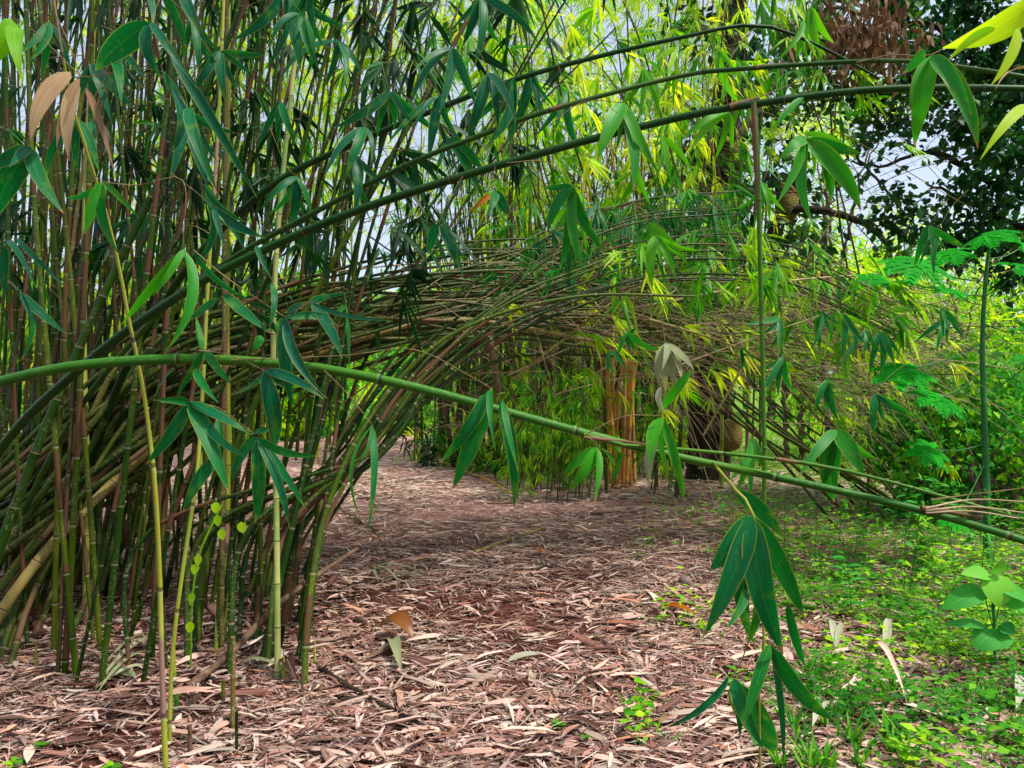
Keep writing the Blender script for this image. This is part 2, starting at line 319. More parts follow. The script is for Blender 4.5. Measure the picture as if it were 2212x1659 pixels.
# ------------------------------------------------------------------ ground
def ground():
    xs = np.concatenate([np.linspace(-200, -14, 14), np.linspace(-13, 13, 131), np.linspace(14, 200, 14)])
    ys = np.concatenate([np.linspace(-60, 0, 8), np.linspace(1, 26, 126), np.linspace(28, 300, 20)])
    X, Y = np.meshgrid(xs, ys); Z = gv(X, Y)
    V = np.stack([X, Y, Z], -1).reshape(-1, 3); nx = len(xs)
    i = np.arange(len(ys)-1)[:, None]*nx+np.arange(nx-1)[None]; Q = np.stack([i, i+1, i+nx+1, i+nx], -1).reshape(-1, 4)
    m, nt = newmat('soil'); n = N(nt); pos = n('ShaderNodeNewGeometry').outputs['Position']
    sp = n('ShaderNodeSeparateXYZ', {0: pos}); x, y = sp.outputs[0], sp.outputs[1]
    nz = n('ShaderNodeTexNoise', {'Vector': pos, 'Scale': 28.0, 'Detail': 8.0, 'Roughness': 0.7}).outputs[0]
    vo = n('ShaderNodeTexVoronoi', {'Vector': pos, 'Scale': 70.0})
    soil = n.ramp(nz, [(0.3, (0.035, 0.010, 0.008)), (0.55, (0.11, 0.035, 0.024)), (0.75, (0.26, 0.12, 0.09))])
    st = n('ShaderNodeMapping', {0: pos, 3: (0.35, 1.6, 1)}).outputs[0]
    ln = n('ShaderNodeTexNoise', {'Vector': st, 'Scale': 22.0, 'Detail': 7.0, 'Roughness': 0.75}).outputs[0]
    lit = n.ramp(ln, [(0.33, (0.09, 0.04, 0.03)), (0.5, (0.5, 0.28, 0.24)), (0.68, (0.78, 0.55, 0.48))])
    far = n.math('MULTIPLY', n.math('SUBTRACT', y, 5.5), 0.16, clamp=True)
    big = n('ShaderNodeTexNoise', {'Vector': pos, 'Scale': 1.1, 'Detail': 3.0}).outputs[0]
    col = n.mix(n.math('MULTIPLY', far, 0.95), soil, lit)  # pale litter colour with distance makes up for light blocked over the path
    # grass beyond the path
    gcol = n.ramp(nz, [(0.3, (0.04, 0.14, 0.01)), (0.7, (0.24, 0.42, 0.03))])
    gm = n.math('MULTIPLY', n.math('SUBTRACT', n.math('ADD', y, n.math('MULTIPLY', big, 5.0)), 27.0), 0.5, clamp=True)
    rt = n.math('MULTIPLY', n.math('SUBTRACT', n.math('ADD', n.math('ADD', n.math('MULTIPLY', y, 0.35), n.math('MULTIPLY', x, 1.0)), n.math('MULTIPLY', big, 3.0)), 9.2), 0.6, clamp=True)
    col = n.mix(n.math('MAXIMUM', gm, rt), col, gcol)
    bs = n('ShaderNodeBsdfPrincipled', {'Base Color': col, 'Roughness': 0.95, 'Specular IOR Level': 0.15})
    bm = n('ShaderNodeBump', {'Height': n.math('ADD', nz, vo.outputs[0]), 'Strength': 0.9, 'Distance': 0.02}); nt.links.new(bm.outputs[0], bs.inputs['Normal'])
    out = n('ShaderNodeOutputMaterial'); nt.links.new(bs.outputs[0], out.inputs[0]); M['soil'] = m
    tag(mk('ground', V, Q, 'soil'), kind='structure')
ground()

# ------------------------------------------------------------------ leaf litter
def patch(x, y, s=1.0, seed=0): return mn.noise(Vector((x*s+seed*13.1, y*s, seed*7.7)))
def green_amount(X, Y):
    e = X-(0.85-0.035*(Y-3))
    return max(0, min(1, e*0.42+0.95*patch(X, Y, 1.2, 1)+0.35*patch(X, Y, 4.5, 2)-0.02))
def litter():
    P = []
    def cand(n, y0, y1, Lr, wr, zmax, seg, prof=False, lo=0.0):
        t = RNG.random(n); Y = 1/(1/y0+(1/y1-1/y0)*t) if y0 > 6 else y0+(y1-y0)*t
        X = RNG.uniform(-0.78, 0.78, n)*Y
        keep = []
        for x, y in zip(X, Y):
            path = math.exp(-((x-(0.15-0.05*y+0.1))/0.7)**2)      # the trodden middle shows bare red soil
            soil = patch(x, y, 1.1, 3)*1.1+0.3*path
            g = green_amount(x, y)
            keep.append(random.random() > (0.6 if soil > 0.42 else 0.12 if soil > 0.3 else 0)+g*0.15)
        X, Y = X[keep], Y[keep]; m = len(X)
        a = RNG.normal(0, 1.0, m)+np.where(RNG.random(m) < .5, 0, np.pi); d = np.stack([np.cos(a), np.sin(a), RNG.normal(0, .10, m)], -1)
        nr = np.stack([RNG.normal(0, .3, m), RNG.normal(0, .3, m), np.ones(m)], -1)
        L = RNG.uniform(*Lr, m)*RNG.choice([.5, .8, 1, 1.15], m); b = np.stack([X, Y, gv(X, Y)+RNG.uniform(0.004, zmax, m)], -1)
        P.append(leaves(b, d, nr, L, np.clip(L*RNG.uniform(*wr, m), .004, .05), RNG.uniform(-.05, .12, m), n=seg, fold=RNG.uniform(-.1, .35), side_bend=RNG.normal(0, .035, m), curl=RNG.normal(0.01, .03, m),
                        tint=np.clip(RNG.beta(1.5, 1.4, m)*(1-lo)+lo, 0, 1), round_=prof))  # lo pales the farther leaves, brightness painted in where canopy blocks the light
    cand(1500, 2.7, 5.5, (0.12, 0.26), (0.1, 0.2), 0.04, 6)
    cand(1100, 2.7, 5.5, (0.1, 0.24), (0.09, 0.2), 0.04, 5, 'strip')
    cand(9000, 2.7, 6.0, (0.04, 0.19), (0.06, 0.17), 0.028, 4)
    cand(22000, 2.7, 6.5, (0.03, 0.16), (0.03, 0.17), 0.028, 4, 'strip')
    cand(9000, 2.7, 7.0, (0.05, 0.22), (0.012, 0.03), 0.04, 3, 'strip')
    cand(46000, 2.7, 9.0, (0.02, 0.13), (0.03, 0.12), 0.035, 2)
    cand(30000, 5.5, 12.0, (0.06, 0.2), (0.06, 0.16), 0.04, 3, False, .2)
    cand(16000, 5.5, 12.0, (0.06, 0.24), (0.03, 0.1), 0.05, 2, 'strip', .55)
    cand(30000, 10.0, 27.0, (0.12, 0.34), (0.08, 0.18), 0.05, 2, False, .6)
    V, Q, U, T = join(P)
    tag(mk('leaf_litter', V, Q, 'litter', uv=U, tint=T), kind='stuff', label='carpet of dry pinkish bamboo leaves covering the path and thicket floor', cat='leaf litter')
litter()

def fallen(name, label, pts, wpx, mat, tint=.5, lift=.03, group=None, curl=0.1, fold=.25, cat='fallen leaf', round_=False):
    a = onground(*pts[0]); b = onground(*pts[1]); a[2] += lift*.7; b[2] += lift
    L = np.linalg.norm(b-a); W = wpx/F*((a[1]+b[1])/2)
    g = leaves(a[None], (b-a)[None], np.array([[R(-.2, .2), -0.35, 1]]), L, W, 0.0, n=10, fold=fold, curl=np.array([curl]), tint=tint, round_=round_)
    return tag(mk(name, g[0], g[1], mat, uv=g[2], tint=g[3]), label, cat, group)
fallen('fallen_leaf', 'large glossy brown curled leaf lying in the middle foreground of the path', ((892, 1396), (822, 1378)), 46, 'leaf_brown', 0.5, .06, curl=.22, fold=.45, round_=True)
fallen('fallen_leaf', 'smooth grey-green leaf touching the big brown curled leaf', ((846, 1395), (866, 1470)), 28, 'leaf_pale', 0.2, .045)
fallen('fallen_leaf', 'small bright orange-yellow leaf on bare red soil near the bottom edge', ((1362, 1540), (1386, 1556)), 16, 'leaf_orange', 1, .03)
fallen('fallen_leaf', 'round orange leaf on litter at the edge of the green herbs', ((1163, 1198), (1176, 1206)), 10, 'leaf_orange', .9, .03)
fallen('fallen_leaf', 'whitish upright dry leaf beside the grass tufts', ((1782, 1530), (1755, 1600)), 30, 'leaf_pale', 1, .05)
fallen('fallen_leaf', 'pale oval dry leaf at the right edge of the herb bed', ((2212, 1475), (2195, 1560)), 34, 'leaf_pale', 1, .06)
fallen('fallen_leaf', 'long grey pale sheath leaf lying across the middle of the path', ((1095, 1440), (1180, 1428)), 16, 'leaf_pale', .8, .03)
fallen('fallen_leaf', 'flat reddish tan leaf by the stubs below the thicket', ((350, 1500), (470, 1496)), 22, 'litter', .5, .03)
fallen('fallen_leaf', 'dark wine-red crumpled leaf right of the thicket foot', ((620, 1440), (640, 1480)), 30, 'litter', .05, .04, round_=True, curl=.25)
fallen('fallen_leaf', 'pale split leaf lying just left of the dark stick', ((570, 1405), (630, 1430)), 16, 'leaf_pale', .9, .03)
fallen('fallen_leaf', 'green-grey leaf strip under the yellow culm', ((525, 1428), (625, 1458)), 11, 'leaf_pale', .3, .03)
fallen('fallen_leaf', 'cinnamon brown sheath with a pointed tip near the shoots', ((1435, 1310), (1505, 1330)), 20, 'leaf_orange', .3, .04)
fallen('fallen_leaf', 'tan curved sheath in the bottom right herb corner', ((1870, 1430), (1960, 1560)), 16, 'litter', .75, .09, curl=.2)
fallen('fallen_leaf', 'standing pale cream sheath among the herbs', ((1916, 1415), (1920, 1355)), 18, 'leaf_pale', .8, .09)
th = thing('fallen_leaf_bundle', 'fan of silvery green dead bamboo leaves lying at the thicket foot', 'fallen leaves', loc=onground(340, 1440))
for p, q, w_, t_ in (((340, 1375), (208, 1470), 12, .3), ((335, 1385), (205, 1490), 14, .5), ((330, 1412), (206, 1508), 14, .2), ((320, 1440), (206, 1492), 14, .7), ((295, 1465), (215, 1455), 20, .0)):
    o = fallen('leaf', None, (p, q), w_, 'leaf_pale', t_, .05, cat=None); o.parent = th
th = thing('fallen_leaf_bundle', 'grey-green withered leaf spray lying across the path', 'fallen leaves', loc=onground(850, 1250))
for p, q, w_, t_ in (((800, 1245), (920, 1262), 7, .3), ((810, 1248), (865, 1285), 7, .5), ((805, 1252), (818, 1278), 8, .6), ((850, 1262), (925, 1272), 6, .1)):
    o = fallen('leaf', None, (p, q), w_, 'leaf_pale', t_, .04, cat=None); o.parent = th
th = thing('fallen_leaf_bundle', 'pair of pale upright dead leaves poking from the litter by the herbs', 'fallen leaves', loc=onground(1800, 1385))
for p, q, w_, t_ in (((1805, 1400), (1790, 1345), 16, .8), ((1806, 1400), (1822, 1352), 14, .6)):
    o = fallen('leaf', None, (p, q), w_, 'leaf_pale', t_, .06, cat=None); o.parent = th
LT = [('dark brown', .12), ('pinkish tan', .5), ('pale straw', .8), ('reddish brown', .3)]
for i in range(90):
    y = 1659-(i/120)**1.5*330; x = R(20, 2100)
    nm, t_ = random.choice(LT); a = R(-.9, .9)+(math.pi if random.random() < .5 else 0); l = R(50, 110)*(y-829)/800
    fallen('fallen_leaf', '%s fallen leaf lying loose on top of the leaf litter' % nm, ((x, y), (x+l*math.cos(a), y+l*math.sin(a)*.45)), R(7, 18)*(y-829)/800, 'litter', t_, .03, 'loose %s leaves on the litter' % nm, curl=R(-.03, .06), fold=R(-.1, .3), round_=random.choice([False, 'strip', 'strip']))

# ------------------------------------------------------------------ sticks, stubs and other things on the ground
def stick(label, pts, r, mat='stick', name='fallen_stick', lift=0.03, cat='stick'):
    P = [onground(*p)+np.array([0, 0, lift+(p[2] if len(p) > 2 else 0)]) if len(p) == 2 else onground(p[0], p[1])+np.array([0, 0, p[2]]) for p in pts]
    g, _, _ = culm_geo(P, r, r*.75, R(.15, .25), 7, cap=True) if mat.startswith('culm') else (tube(spline(P, .05), np.linspace(r, r*.6, len(spline(P, .05)))*(1+.12*np.sin(np.arange(len(spline(P, .05)))*1.7)), 7), 0, 0)
    return tag(mk(name, g[0], g[1], mat, uv=g[2], tint=g[3]), label, cat)
stick('long dark split stick lying in the foreground of the path', [(690, 1450), (770, 1500), (850, 1545), (928, 1590)], .014, 'twig_dark')
stick('short dark curved sheath stub beside the dark stick', [(735, 1520), (790, 1512)], .012, 'twig_dark')
stick('brown bamboo stick lying across the path beyond the curled leaf', [(1025, 1212), (1100, 1180), (1175, 1150)], .018, 'culm_mottled')
stick('thin bare stick reaching from the path into the green herbs', [(1188, 1246), (1260, 1270), (1350, 1292)], .009)
stick('pale bent dead culm at the far side of the path', [(966, 985), (1000, 1018), (1050, 1035), (1105, 1065)], .035, 'culm_gold')
stick('short weathered stick at the left edge of the path', [(735, 1105), (815, 1165)], .022)
stick('slender dark stick on bare soil at the bottom of the path', [(1195, 1556), (1300, 1566), (1400, 1562)], .008, 'twig_dark')
stick('thick grey branch lying behind the hanging leaves', [(1900, 1068), (2000, 1030), (2100, 1000), (2215, 985)], .05, 'bark_grey')
stick('grey log half hidden by herbs near the papaya plant', [(1960, 1070), (2060, 1040), (2160, 1030)], .045, 'bark_grey')
stick('thin brown stick leaning out of the litter by the slender stem', [(265, 1535), (330, 1440), (335, 1400)], .008, lift=.02)
stick('blackened stub lying between the shoots at the bottom', [(405, 1530), (440, 1490)], .022, 'twig_dark')
stick('cut green bamboo piece lying among the herbs', [(1690, 1300), (1762, 1312)], .022, 'culm_near', 'cut_bamboo', .05, 'bamboo piece')
stick('long dark pole propped through the foot of the thicket', [(405, 1480, .02), (500, 1440, .1), (620, 1400, .3), (772, 1330, .42)], .022, 'stick')
for i in range(26):
    x, y = R(650, 1750), R(960, 1120); a = R(-.5, .5); l = R(40, 110)*(y-829)/250
    o = stick('thin dry stick lying on the far stretch of the path', [(x, y), (x+l*.5, y+l*.1*math.sin(a)), (x+l, y+l*.3*math.sin(a))], R(.008, .016)); o['group'] = 'thin sticks on the far path'
def lathe(prof, sides=14, jit=0):
    P = np.array([[0, 0, z] for r, z in prof]); th = np.linspace(0, 2*np.pi, sides+1)
    V = np.array([[r*math.cos(t), r*math.sin(t), z] for r, z in prof for t in th])
    n = len(prof); q = np.arange(n-1)[:, None]*(sides+1)+np.arange(sides)[None]
    return V, np.stack([q, q+1, q+sides+2, q+sides+1], -1).reshape(-1, 4), np.zeros((len(V), 2)), np.full(len(V), .5)
def blob(name, label, cat, c, rx, rz, mat, parent=None, power=1.0, group=None):
    prof = [(max(rx*math.sin(t)**.85, .001), -rz*math.cos(t)) for t in np.linspace(0.001, math.pi-.001, 16)]
    V, Q, U, T = lathe(prof, 20); ph = R(0, 6)
    for v in V:
        f = 1+.06*mn.noise(Vector(v)*6+Vector((ph, 0, 0)))*2; v *= f
    V[:, 2] *= 1.0; o = mk(name, V, Q, mat, parent, uv=U, tint=T); o.location = c
    return tag(o, label, cat, group) if label else o
p = onground(1480, 1252)
blob('stone', 'small round brownish stone between litter and green herbs', 'stone', (p[0], p[1], p[2]+.035), .05, .04, 'stone')
# young shoots and stubs of cut culms
def shoot(x, y, hpx, wpx, label, mat, pointed, group=None, name='bamboo_shoot', lean=0):
    b = onground(x, y); s = b[1]/F; h = hpx*s; r = wpx*s/2
    P = [b+np.array([0, 0, -.03]), b+np.array([lean*s*.5, 0, h*.5]), b+np.array([lean*s, 0, h])]
    g, _, _ = culm_geo(P, r, r*(.12 if pointed else .92), .09 if not pointed else .14, 9, cap=True)
    return tag(mk(name, g[0], g[1], mat, uv=g[2], tint=g[3]), label, 'bamboo shoot' if pointed else 'bamboo stub', group)
for a in ((155, 1410, 60, 10, 'short green cut stub between dark culms at far left', 'culm', 0), (381, 1525, 42, 10, 'short green cut stub right of the slender yellow stem', 'culm_near', 0),
          (420, 1525, 50, 8, 'thin brown pointed shoot in the litter below the thicket', 'stick', 1), (482, 1515, 60, 9, 'dark thin broken stub below the thicket', 'culm', 0),
          (511, 1620, 100, 7, 'dark slim stub with green base near the bottom edge', 'culm', 0), (78, 1440, 70, 10, 'yellow pointed shoot at the far left', 'culm_yellow', 1),
          (466, 1405, 80, 12, 'yellow pointed shoot among the middle culms', 'culm_yellow', 1), (613, 1465, 70, 12, 'yellow cone shoot beside the striped culm', 'culm_yellow', 1),
          (660, 1440, 95, 9, 'yellow-green shoot beside the rightmost culms', 'culm_yellow', 1), (680, 1438, 60, 10, 'short pointed shoot at the right foot of the thicket', 'culm_yellow', 1),
          (410, 1620, 75, 10, 'dark brown stub near bottom left with green sprout', 'stick', 0), (503, 1560, 200, 11, 'mossy green-brown stub in front of the thicket', 'culm_mottled', 0),
          (653, 1500, 70, 8, 'thin brown spike at the right of the thicket foot', 'stick', 1), (235, 1365, 55, 8, 'reddish dark shoot tip behind the left culms', 'stick', 1),
          (377, 1455, 90, 9, 'yellow-green shoot touching the slender stem', 'culm_yellow', 1)):
    shoot(a[0], a[1], a[2], a[3], a[4], a[5], a[6], name='bamboo_shoot' if a[6] else 'bamboo_stub')
# stump at right edge
b = onground(2195, 1130); s_ = b[1]/F
st = thing('tree_stump', 'short brown cut stump at the right edge behind the papaya', 'stump', loc=b)
g = tube([b+np.array([0, 0, -.05]), b+np.array([.02, 0, .2]), b+np.array([.06, 0, .45])], np.array([.13, .105, .11]), 12)
mk('trunk', g[0], g[1], 'bark_grey', st, uv=g[2], tint=.5)
g = tube([b+np.array([.06, 0, .45]), b+np.array([.06, 0, .452])], np.array([.11, .001]), 12); mk('cut_face', g[0], g[1], 'stick', st, uv=g[2], tint=.5)

def mk_multi(name, geos, parent=None):
    o = mk(name, *(lambda g: (g[0], g[1]))(join([g for g, _ in geos])), geos[0][1], parent, uv=np.concatenate([g[2] for g, _ in geos]), tint=np.concatenate([np.broadcast_to(g[3], (len(g[0]),)) for g, _ in geos]))
    ms = sorted(set(m for _, m in geos)); o.data.materials.clear()
    for m in ms: o.data.materials.append(M[m])
    o.data.polygons.foreach_set('material_index', np.concatenate([np.full(len(g[1]), ms.index(m), dtype=np.int32) for g, m in geos])); return o

# ------------------------------------------------------------------ bamboo builders
def twigs_geo(starts, dirs, L, r=.002, sag=.25, wob=.1):
    out = []
    for s, d, l in zip(starts, dirs, L):
        d = d/np.linalg.norm(d); k = 5; t = np.linspace(0, 1, k)[:, None]
        P = s+d*l*t-np.array([0, 0, 1])*sag*l*t*t+np.cumsum(RNG.normal(size=(k, 3))*wob*l*.15, 0)*t
        out.append(tube(P, np.linspace(r, r*.45, k), 4))
    return join(out), [s+norm(d)*l-np.array([0, 0, sag*l]) for s, d, l in zip(starts, dirs, L)]
def make_culm(label, pts, r0, r1, mat='culm', leafmat=None, nf=0, f0=.4, twigL=(.2, .5), twigmat='twig', extra_twigs=0, group=None, cat='bamboo culm', name='bamboo_culm',
              inter=None, tint=None, L=(.14, .26), ftint=(0, 1), sides=8, k=(4, 8), seg=3, base=None, droop=(.1, .5), tdir=None, collect=None):
    if collect is not None:
        g, f, tot = culm_geo(pts, r0, r1, .4, 6, tint); collect.append((g, mat))
        if nf:
            S = [f(R(f0, 1)) for _ in range(nf)]; D = [np.array([R(-1, 1), R(-1, 1), R(-.2, .8)]) for _ in S]; tw, ends = twigs_geo(S, D, [R(*twigL) for _ in S], r=.0025)
            collect.append((tw, twigmat)); collect.append((fans(np.array(ends), np.array([d*np.array([1, 1, .2])-np.array([0, 0, .6]) for d in D]), k=k, L=L, n=seg, tint=ftint), leafmat))
        return
    loc = pts[0] if base is None else base
    th = thing(name, label, cat, group, loc=loc)
    g, f, tot = culm_geo(pts, r0, r1, inter or R(.26, .38), sides, tint)
    st_ = mk('stem', g[0], g[1], mat, th, uv=g[2], tint=g[3])
    if nf or extra_twigs:
        n = nf+extra_twigs; S = [f(R(f0, 1)) for _ in range(n)]
        D = [np.array([R(-1, 1), R(-1, 1), R(-.2, .8)]) if tdir is None else np.array(tdir)+RNG.normal(size=3)*.45 for _ in range(n)]
        tw, ends = twigs_geo(S, D, [R(*twigL) for _ in range(n)], r=.0025)
        if n > 20: mk('twigs', tw[0], tw[1], twigmat, th, uv=tw[2], tint=tw[3])
        else:
            bpy.data.objects.remove(st_); mk_multi('stem', [(g, mat), (tw, twigmat)], th)
        if nf:
            ax = [d*np.array([1, 1, .2])-np.array([0, 0, .6]) for d in D[:nf]]
            lv = fans(np.array(ends[:nf]), np.array(ax), k=k, L=L, n=seg, tint=ftint, droop=droop)
            mk('foliage', lv[0], lv[1], leafmat, th, uv=lv[2], tint=lv[3])
    return th, f

# upright culms of the big thicket on the left
UG = 'upright culms of the dark thicket on the left'
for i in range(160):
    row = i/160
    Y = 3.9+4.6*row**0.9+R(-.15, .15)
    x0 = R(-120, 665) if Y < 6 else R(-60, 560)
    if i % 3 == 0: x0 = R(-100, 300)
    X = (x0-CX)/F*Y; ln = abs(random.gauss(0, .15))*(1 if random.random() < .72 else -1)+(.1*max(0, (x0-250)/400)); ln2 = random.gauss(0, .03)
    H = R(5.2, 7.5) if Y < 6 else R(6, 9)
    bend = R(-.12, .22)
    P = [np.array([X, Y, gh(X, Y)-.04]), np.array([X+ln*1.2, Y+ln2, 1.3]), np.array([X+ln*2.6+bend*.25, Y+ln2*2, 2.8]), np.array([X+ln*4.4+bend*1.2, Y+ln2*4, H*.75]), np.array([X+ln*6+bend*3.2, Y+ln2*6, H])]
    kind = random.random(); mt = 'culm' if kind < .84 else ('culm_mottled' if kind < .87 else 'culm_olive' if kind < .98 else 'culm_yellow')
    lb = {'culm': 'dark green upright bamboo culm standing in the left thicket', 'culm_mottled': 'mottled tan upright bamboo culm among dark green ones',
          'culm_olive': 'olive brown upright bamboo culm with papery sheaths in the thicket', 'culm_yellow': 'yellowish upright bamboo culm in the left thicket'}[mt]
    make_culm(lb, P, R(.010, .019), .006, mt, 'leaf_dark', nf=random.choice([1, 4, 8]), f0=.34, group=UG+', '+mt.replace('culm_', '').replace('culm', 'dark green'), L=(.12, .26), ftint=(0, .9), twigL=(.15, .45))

# dark culms leaning up to the right from the thicket foot
LG = 'dark leaning culms rising right from the thicket'
lean = [((560, 1430), (640, 1100), (730, 700), (830, 300), (960, -60)), ((600, 1400), (660, 1050), (790, 600), (920, 200), (1030, -80)), ((640, 1420), (700, 1100), (740, 820), (790, 400), (860, -50)),
        ((430, 1330), (500, 1000), (620, 620), (720, 300), (830, -60)), ((380, 1350), (420, 1000), (520, 600), (620, 200), (700, -60)), ((620, 1350), (690, 900), (800, 500), (880, 250), (950, 0)),
        ((500, 1300), (560, 900), (690, 500), (830, 180), (930, -90)), ((350, 1300), (440, 900), (520, 500), (560, 100), (590, -80)), ((660, 1300), (760, 850), (950, 480), (1130, 150), (1260, -60)),
        ((540, 1330), (650, 900), (850, 560), (1060, 260), (1210, -20)), ((300, 1320), (390, 900), (500, 560), (640, 160), (720, -60)), ((470, 1290), (520, 950), (560, 600), (650, 250), (760, -60)),
        ((580, 1290), (720, 820), (900, 600), (1100, 300), (1330, 60)), ((250, 1300), (330, 950), (430, 640), (540, 300), (640, -50))]
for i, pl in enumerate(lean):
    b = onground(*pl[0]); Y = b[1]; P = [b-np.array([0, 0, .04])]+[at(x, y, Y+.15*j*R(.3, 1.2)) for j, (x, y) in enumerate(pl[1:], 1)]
    make_culm('dark culm leaning up to the right out of the thicket', P, R(.014, .021), .006, 'culm', 'leaf_dark', nf=9, f0=.45, group=LG, tint=R(0, .45), L=(.18, .34), ftint=(0, .7), twigL=(.15, .5))  # low tint range puts their backlit darkness into the colour

# green culms that rise from the thicket foot and bow over to the right
BG = 'green culms bowing over the path from the thicket foot'
for i in range(34):
    s = i/33; y0 = R(1230, 1460); x0 = R(480, 680) if i < 26 else R(150, 480)
    b = onground(x0, y0); Y = b[1]; hx = R(-30, 30); vy = R(-1, 1)*55+30*(s-.5)
    if i % 2: scr = [(x0+45, 1150), (780+hx, 985+vy*.4), (900+hx, 835+vy*.7), (1060+hx, 700+vy), (1220+hx, 630+vy), (1430, 575+vy), (1700, 590+vy), (1950, 700+vy)]
    else: scr = [(x0+40, 1150), (740+hx, 1000+vy*.4), (830+hx, 860+vy*.7), (930+hx, 740+vy), (1060+hx, 640+vy), (1200, 540+vy), (1380, 470+vy), (1600, 450+vy)]
    P = [b-np.array([0, 0, .04])]+[at(x, y, Y+.22*j) for j, (x, y) in enumerate(scr, 1)]
    make_culm('green culm bowing over the path from the thicket foot', P, R(.012, .018), .004, 'culm' if i % 3 else 'culm_arch', 'leaf_mid' if i % 2 else 'leaf_near', nf=9, f0=.62, group=BG, tint=R(.1, .7), L=(.14, .26), twigL=(.15, .4), extra_twigs=4)

# the fallen arch: culms swept low over the path
AG = 'culms of the low arch swept over the path'
for i in range(80):
    s = (i/79)**.62; near = i % 2; Yb = R(3.9, 4.8) if near else R(4.5, 6.2); x0 = R(-330, 60) if near else R(-260, 260); y0 = CY+CAMH*F/Yb
    b = onground(x0, y0); tp = 535+175*s+R(-14, 14)     # y of the crown of this culm at x=1150
    l = R(-30, 30); dY = R(-.3, .6); dx = R(-80, 80); q = R(.55, 1.35); u = (.38+.4*s)*R(.75, 1.15); cx = R(-70, 70)
    scr = [(x0+75, y0-170), (270+dx*.6, tp+265*q+l), (500+dx*.5, tp+140*q+l*.7), (730+cx, tp+60*q), (940+cx, tp+14*q), (1150+cx, tp), (1330+cx, tp+24*u), (1480+cx, tp+62*u), (1650+cx*.5, tp+122*u), (1830, tp+190*u+l), (2000+R(-60, 60), tp+262*u+l*2)]
    cut = 11 if random.random() < .42 else random.choice((7, 8, 9, 9, 10)); kk = [R(-16, 16)*(1+.12*j) for j in range(11)]
    P = [b-np.array([0, 0, .04])]+[at(x+R(-14, 14), y+kk[j-1], Yb+dY*j/8+.27*j) for j, (x, y) in enumerate(scr[:cut], 1)]
    make_culm('long olive-brown culm bent over the path in the low arch', P, R(.016, .024), .003, 'culm_arch', 'leaf_lime' if i % 2 else 'leaf_mid', nf=2, f0=.72, group=AG, twigL=(.3, .8), twigmat='twig_dry', extra_twigs=8, tdir=(.9, .2, -.02), tint=R(0, .8)**1.2, L=(.12, .22))

for i in range(30):
    x, y, Y = R(620, 1700), R(560, 800), R(5.2, 7.0); a = R(-.75, .45) if i % 3 else R(.6, 1.1); l = R(90, 330)
    g, _, _ = culm_geo([at(x-l*math.cos(a), y+l*math.sin(a), Y-.1), at(x, y+R(-8, 8), Y), at(x+l*math.cos(a), y-l*math.sin(a)+R(0, 30), Y+R(.1, .5))], R(.006, .013), .003, R(.2, .35), 6)
    tag(mk('dead_culm', g[0], g[1], random.choice(['culm_mottled', 'culm_olive', 'twig_dry']), uv=g[2], tint=g[3]), 'broken dry cane caught slantwise among the arch culms', 'dead culm', 'broken canes caught in the arch')
# ------------------------------------------------------------------ hand placed foreground culms with their leaves
def leaf_at(parent, b, t, wpx, Y, mat, tint=None, sag=0.08, Yt=None, name='leaf', fold=.12, label=None, n=12):
    A = at(b[0], b[1], Y); B = at(t[0], t[1], Yt if Yt else Y+R(-.12, .12)); d = B-A; L = np.linalg.norm(d)
    vd = norm(-(A+B)/2+np.array([0, 0, CAMH])); nr = norm(vd+RNG.normal(size=3)*.38)
    sb = R(-.07, .07)
    g = leaves(A[None], d[None], nr[None], L, wpx/F*Y*R(1.0, 1.2), 0.0, n=n, fold=R(.02, .3), side_bend=np.array([sb]), curl=np.array([sag*R(.3, 2.2)]), tint=R(0, 1) if tint is None else tint)
    o = mk(name, g[0], g[1], mat, parent, uv=g[2], tint=g[3])
    if label: o['label'] = label
    return o
def twig_at(parent, pts, Y, rpx=2.0, mat='twig', name='twig'):
    P = spline([at(x, y, Y if len(q) < 1 else q[0]) for x, y, *q in pts], .03); r = rpx/F*Y/2
    g = tube(P, np.linspace(r, r*.6, len(P)), 5); return mk(name, g[0], g[1], mat, parent, uv=g[2], tint=g[3])
def fan_at(parent, node, tips, Y, mat, tint=None):
    for t in tips:
        bx, by = (t[3], t[4]) if len(t) > 4 else (node[0]+R(-3, 3), node[1]+R(0, 4))
        leaf_at(parent, (bx, by), (t[0], t[1]), t[2], Y, mat, tint if tint is None else min(1, max(0, tint+R(-.2, .2))))
def hand_culm(label, scr, r0px, r1px, mat, inter=.33, tint=.5, name='bamboo_culm', sides=12, ringf=1.15):
    P = [at(x, y, Y) for x, y, Y in scr]; Ym = scr[0][2]; th = thing(name, label, 'bamboo culm', loc=P[0])
    g, f, tot = culm_geo(P, r0px/F*Ym/2, r1px/F*scr[-1][2]/2, inter, sides, tint, ringf=ringf)
    mk('stem', g[0], g[1], mat, th, uv=g[2], tint=g[3]); return th, f
def sheath(parent, a, b, Y, rpx, mat='leaf_dry'):
    P = spline([at(*a, Y), at((a[0]+b[0])/2, (a[1]+b[1])/2-1, Y), at(*b, Y)], .02); r = rpx/F*Y/2
    k = np.linspace(0, 1, len(P)); g = tube(P, r*np.where(k < .08, .9, 1.15-.75*k), 8, tint=.3); mk('sheath', g[0], g[1], mat, parent, uv=g[2], tint=.35)

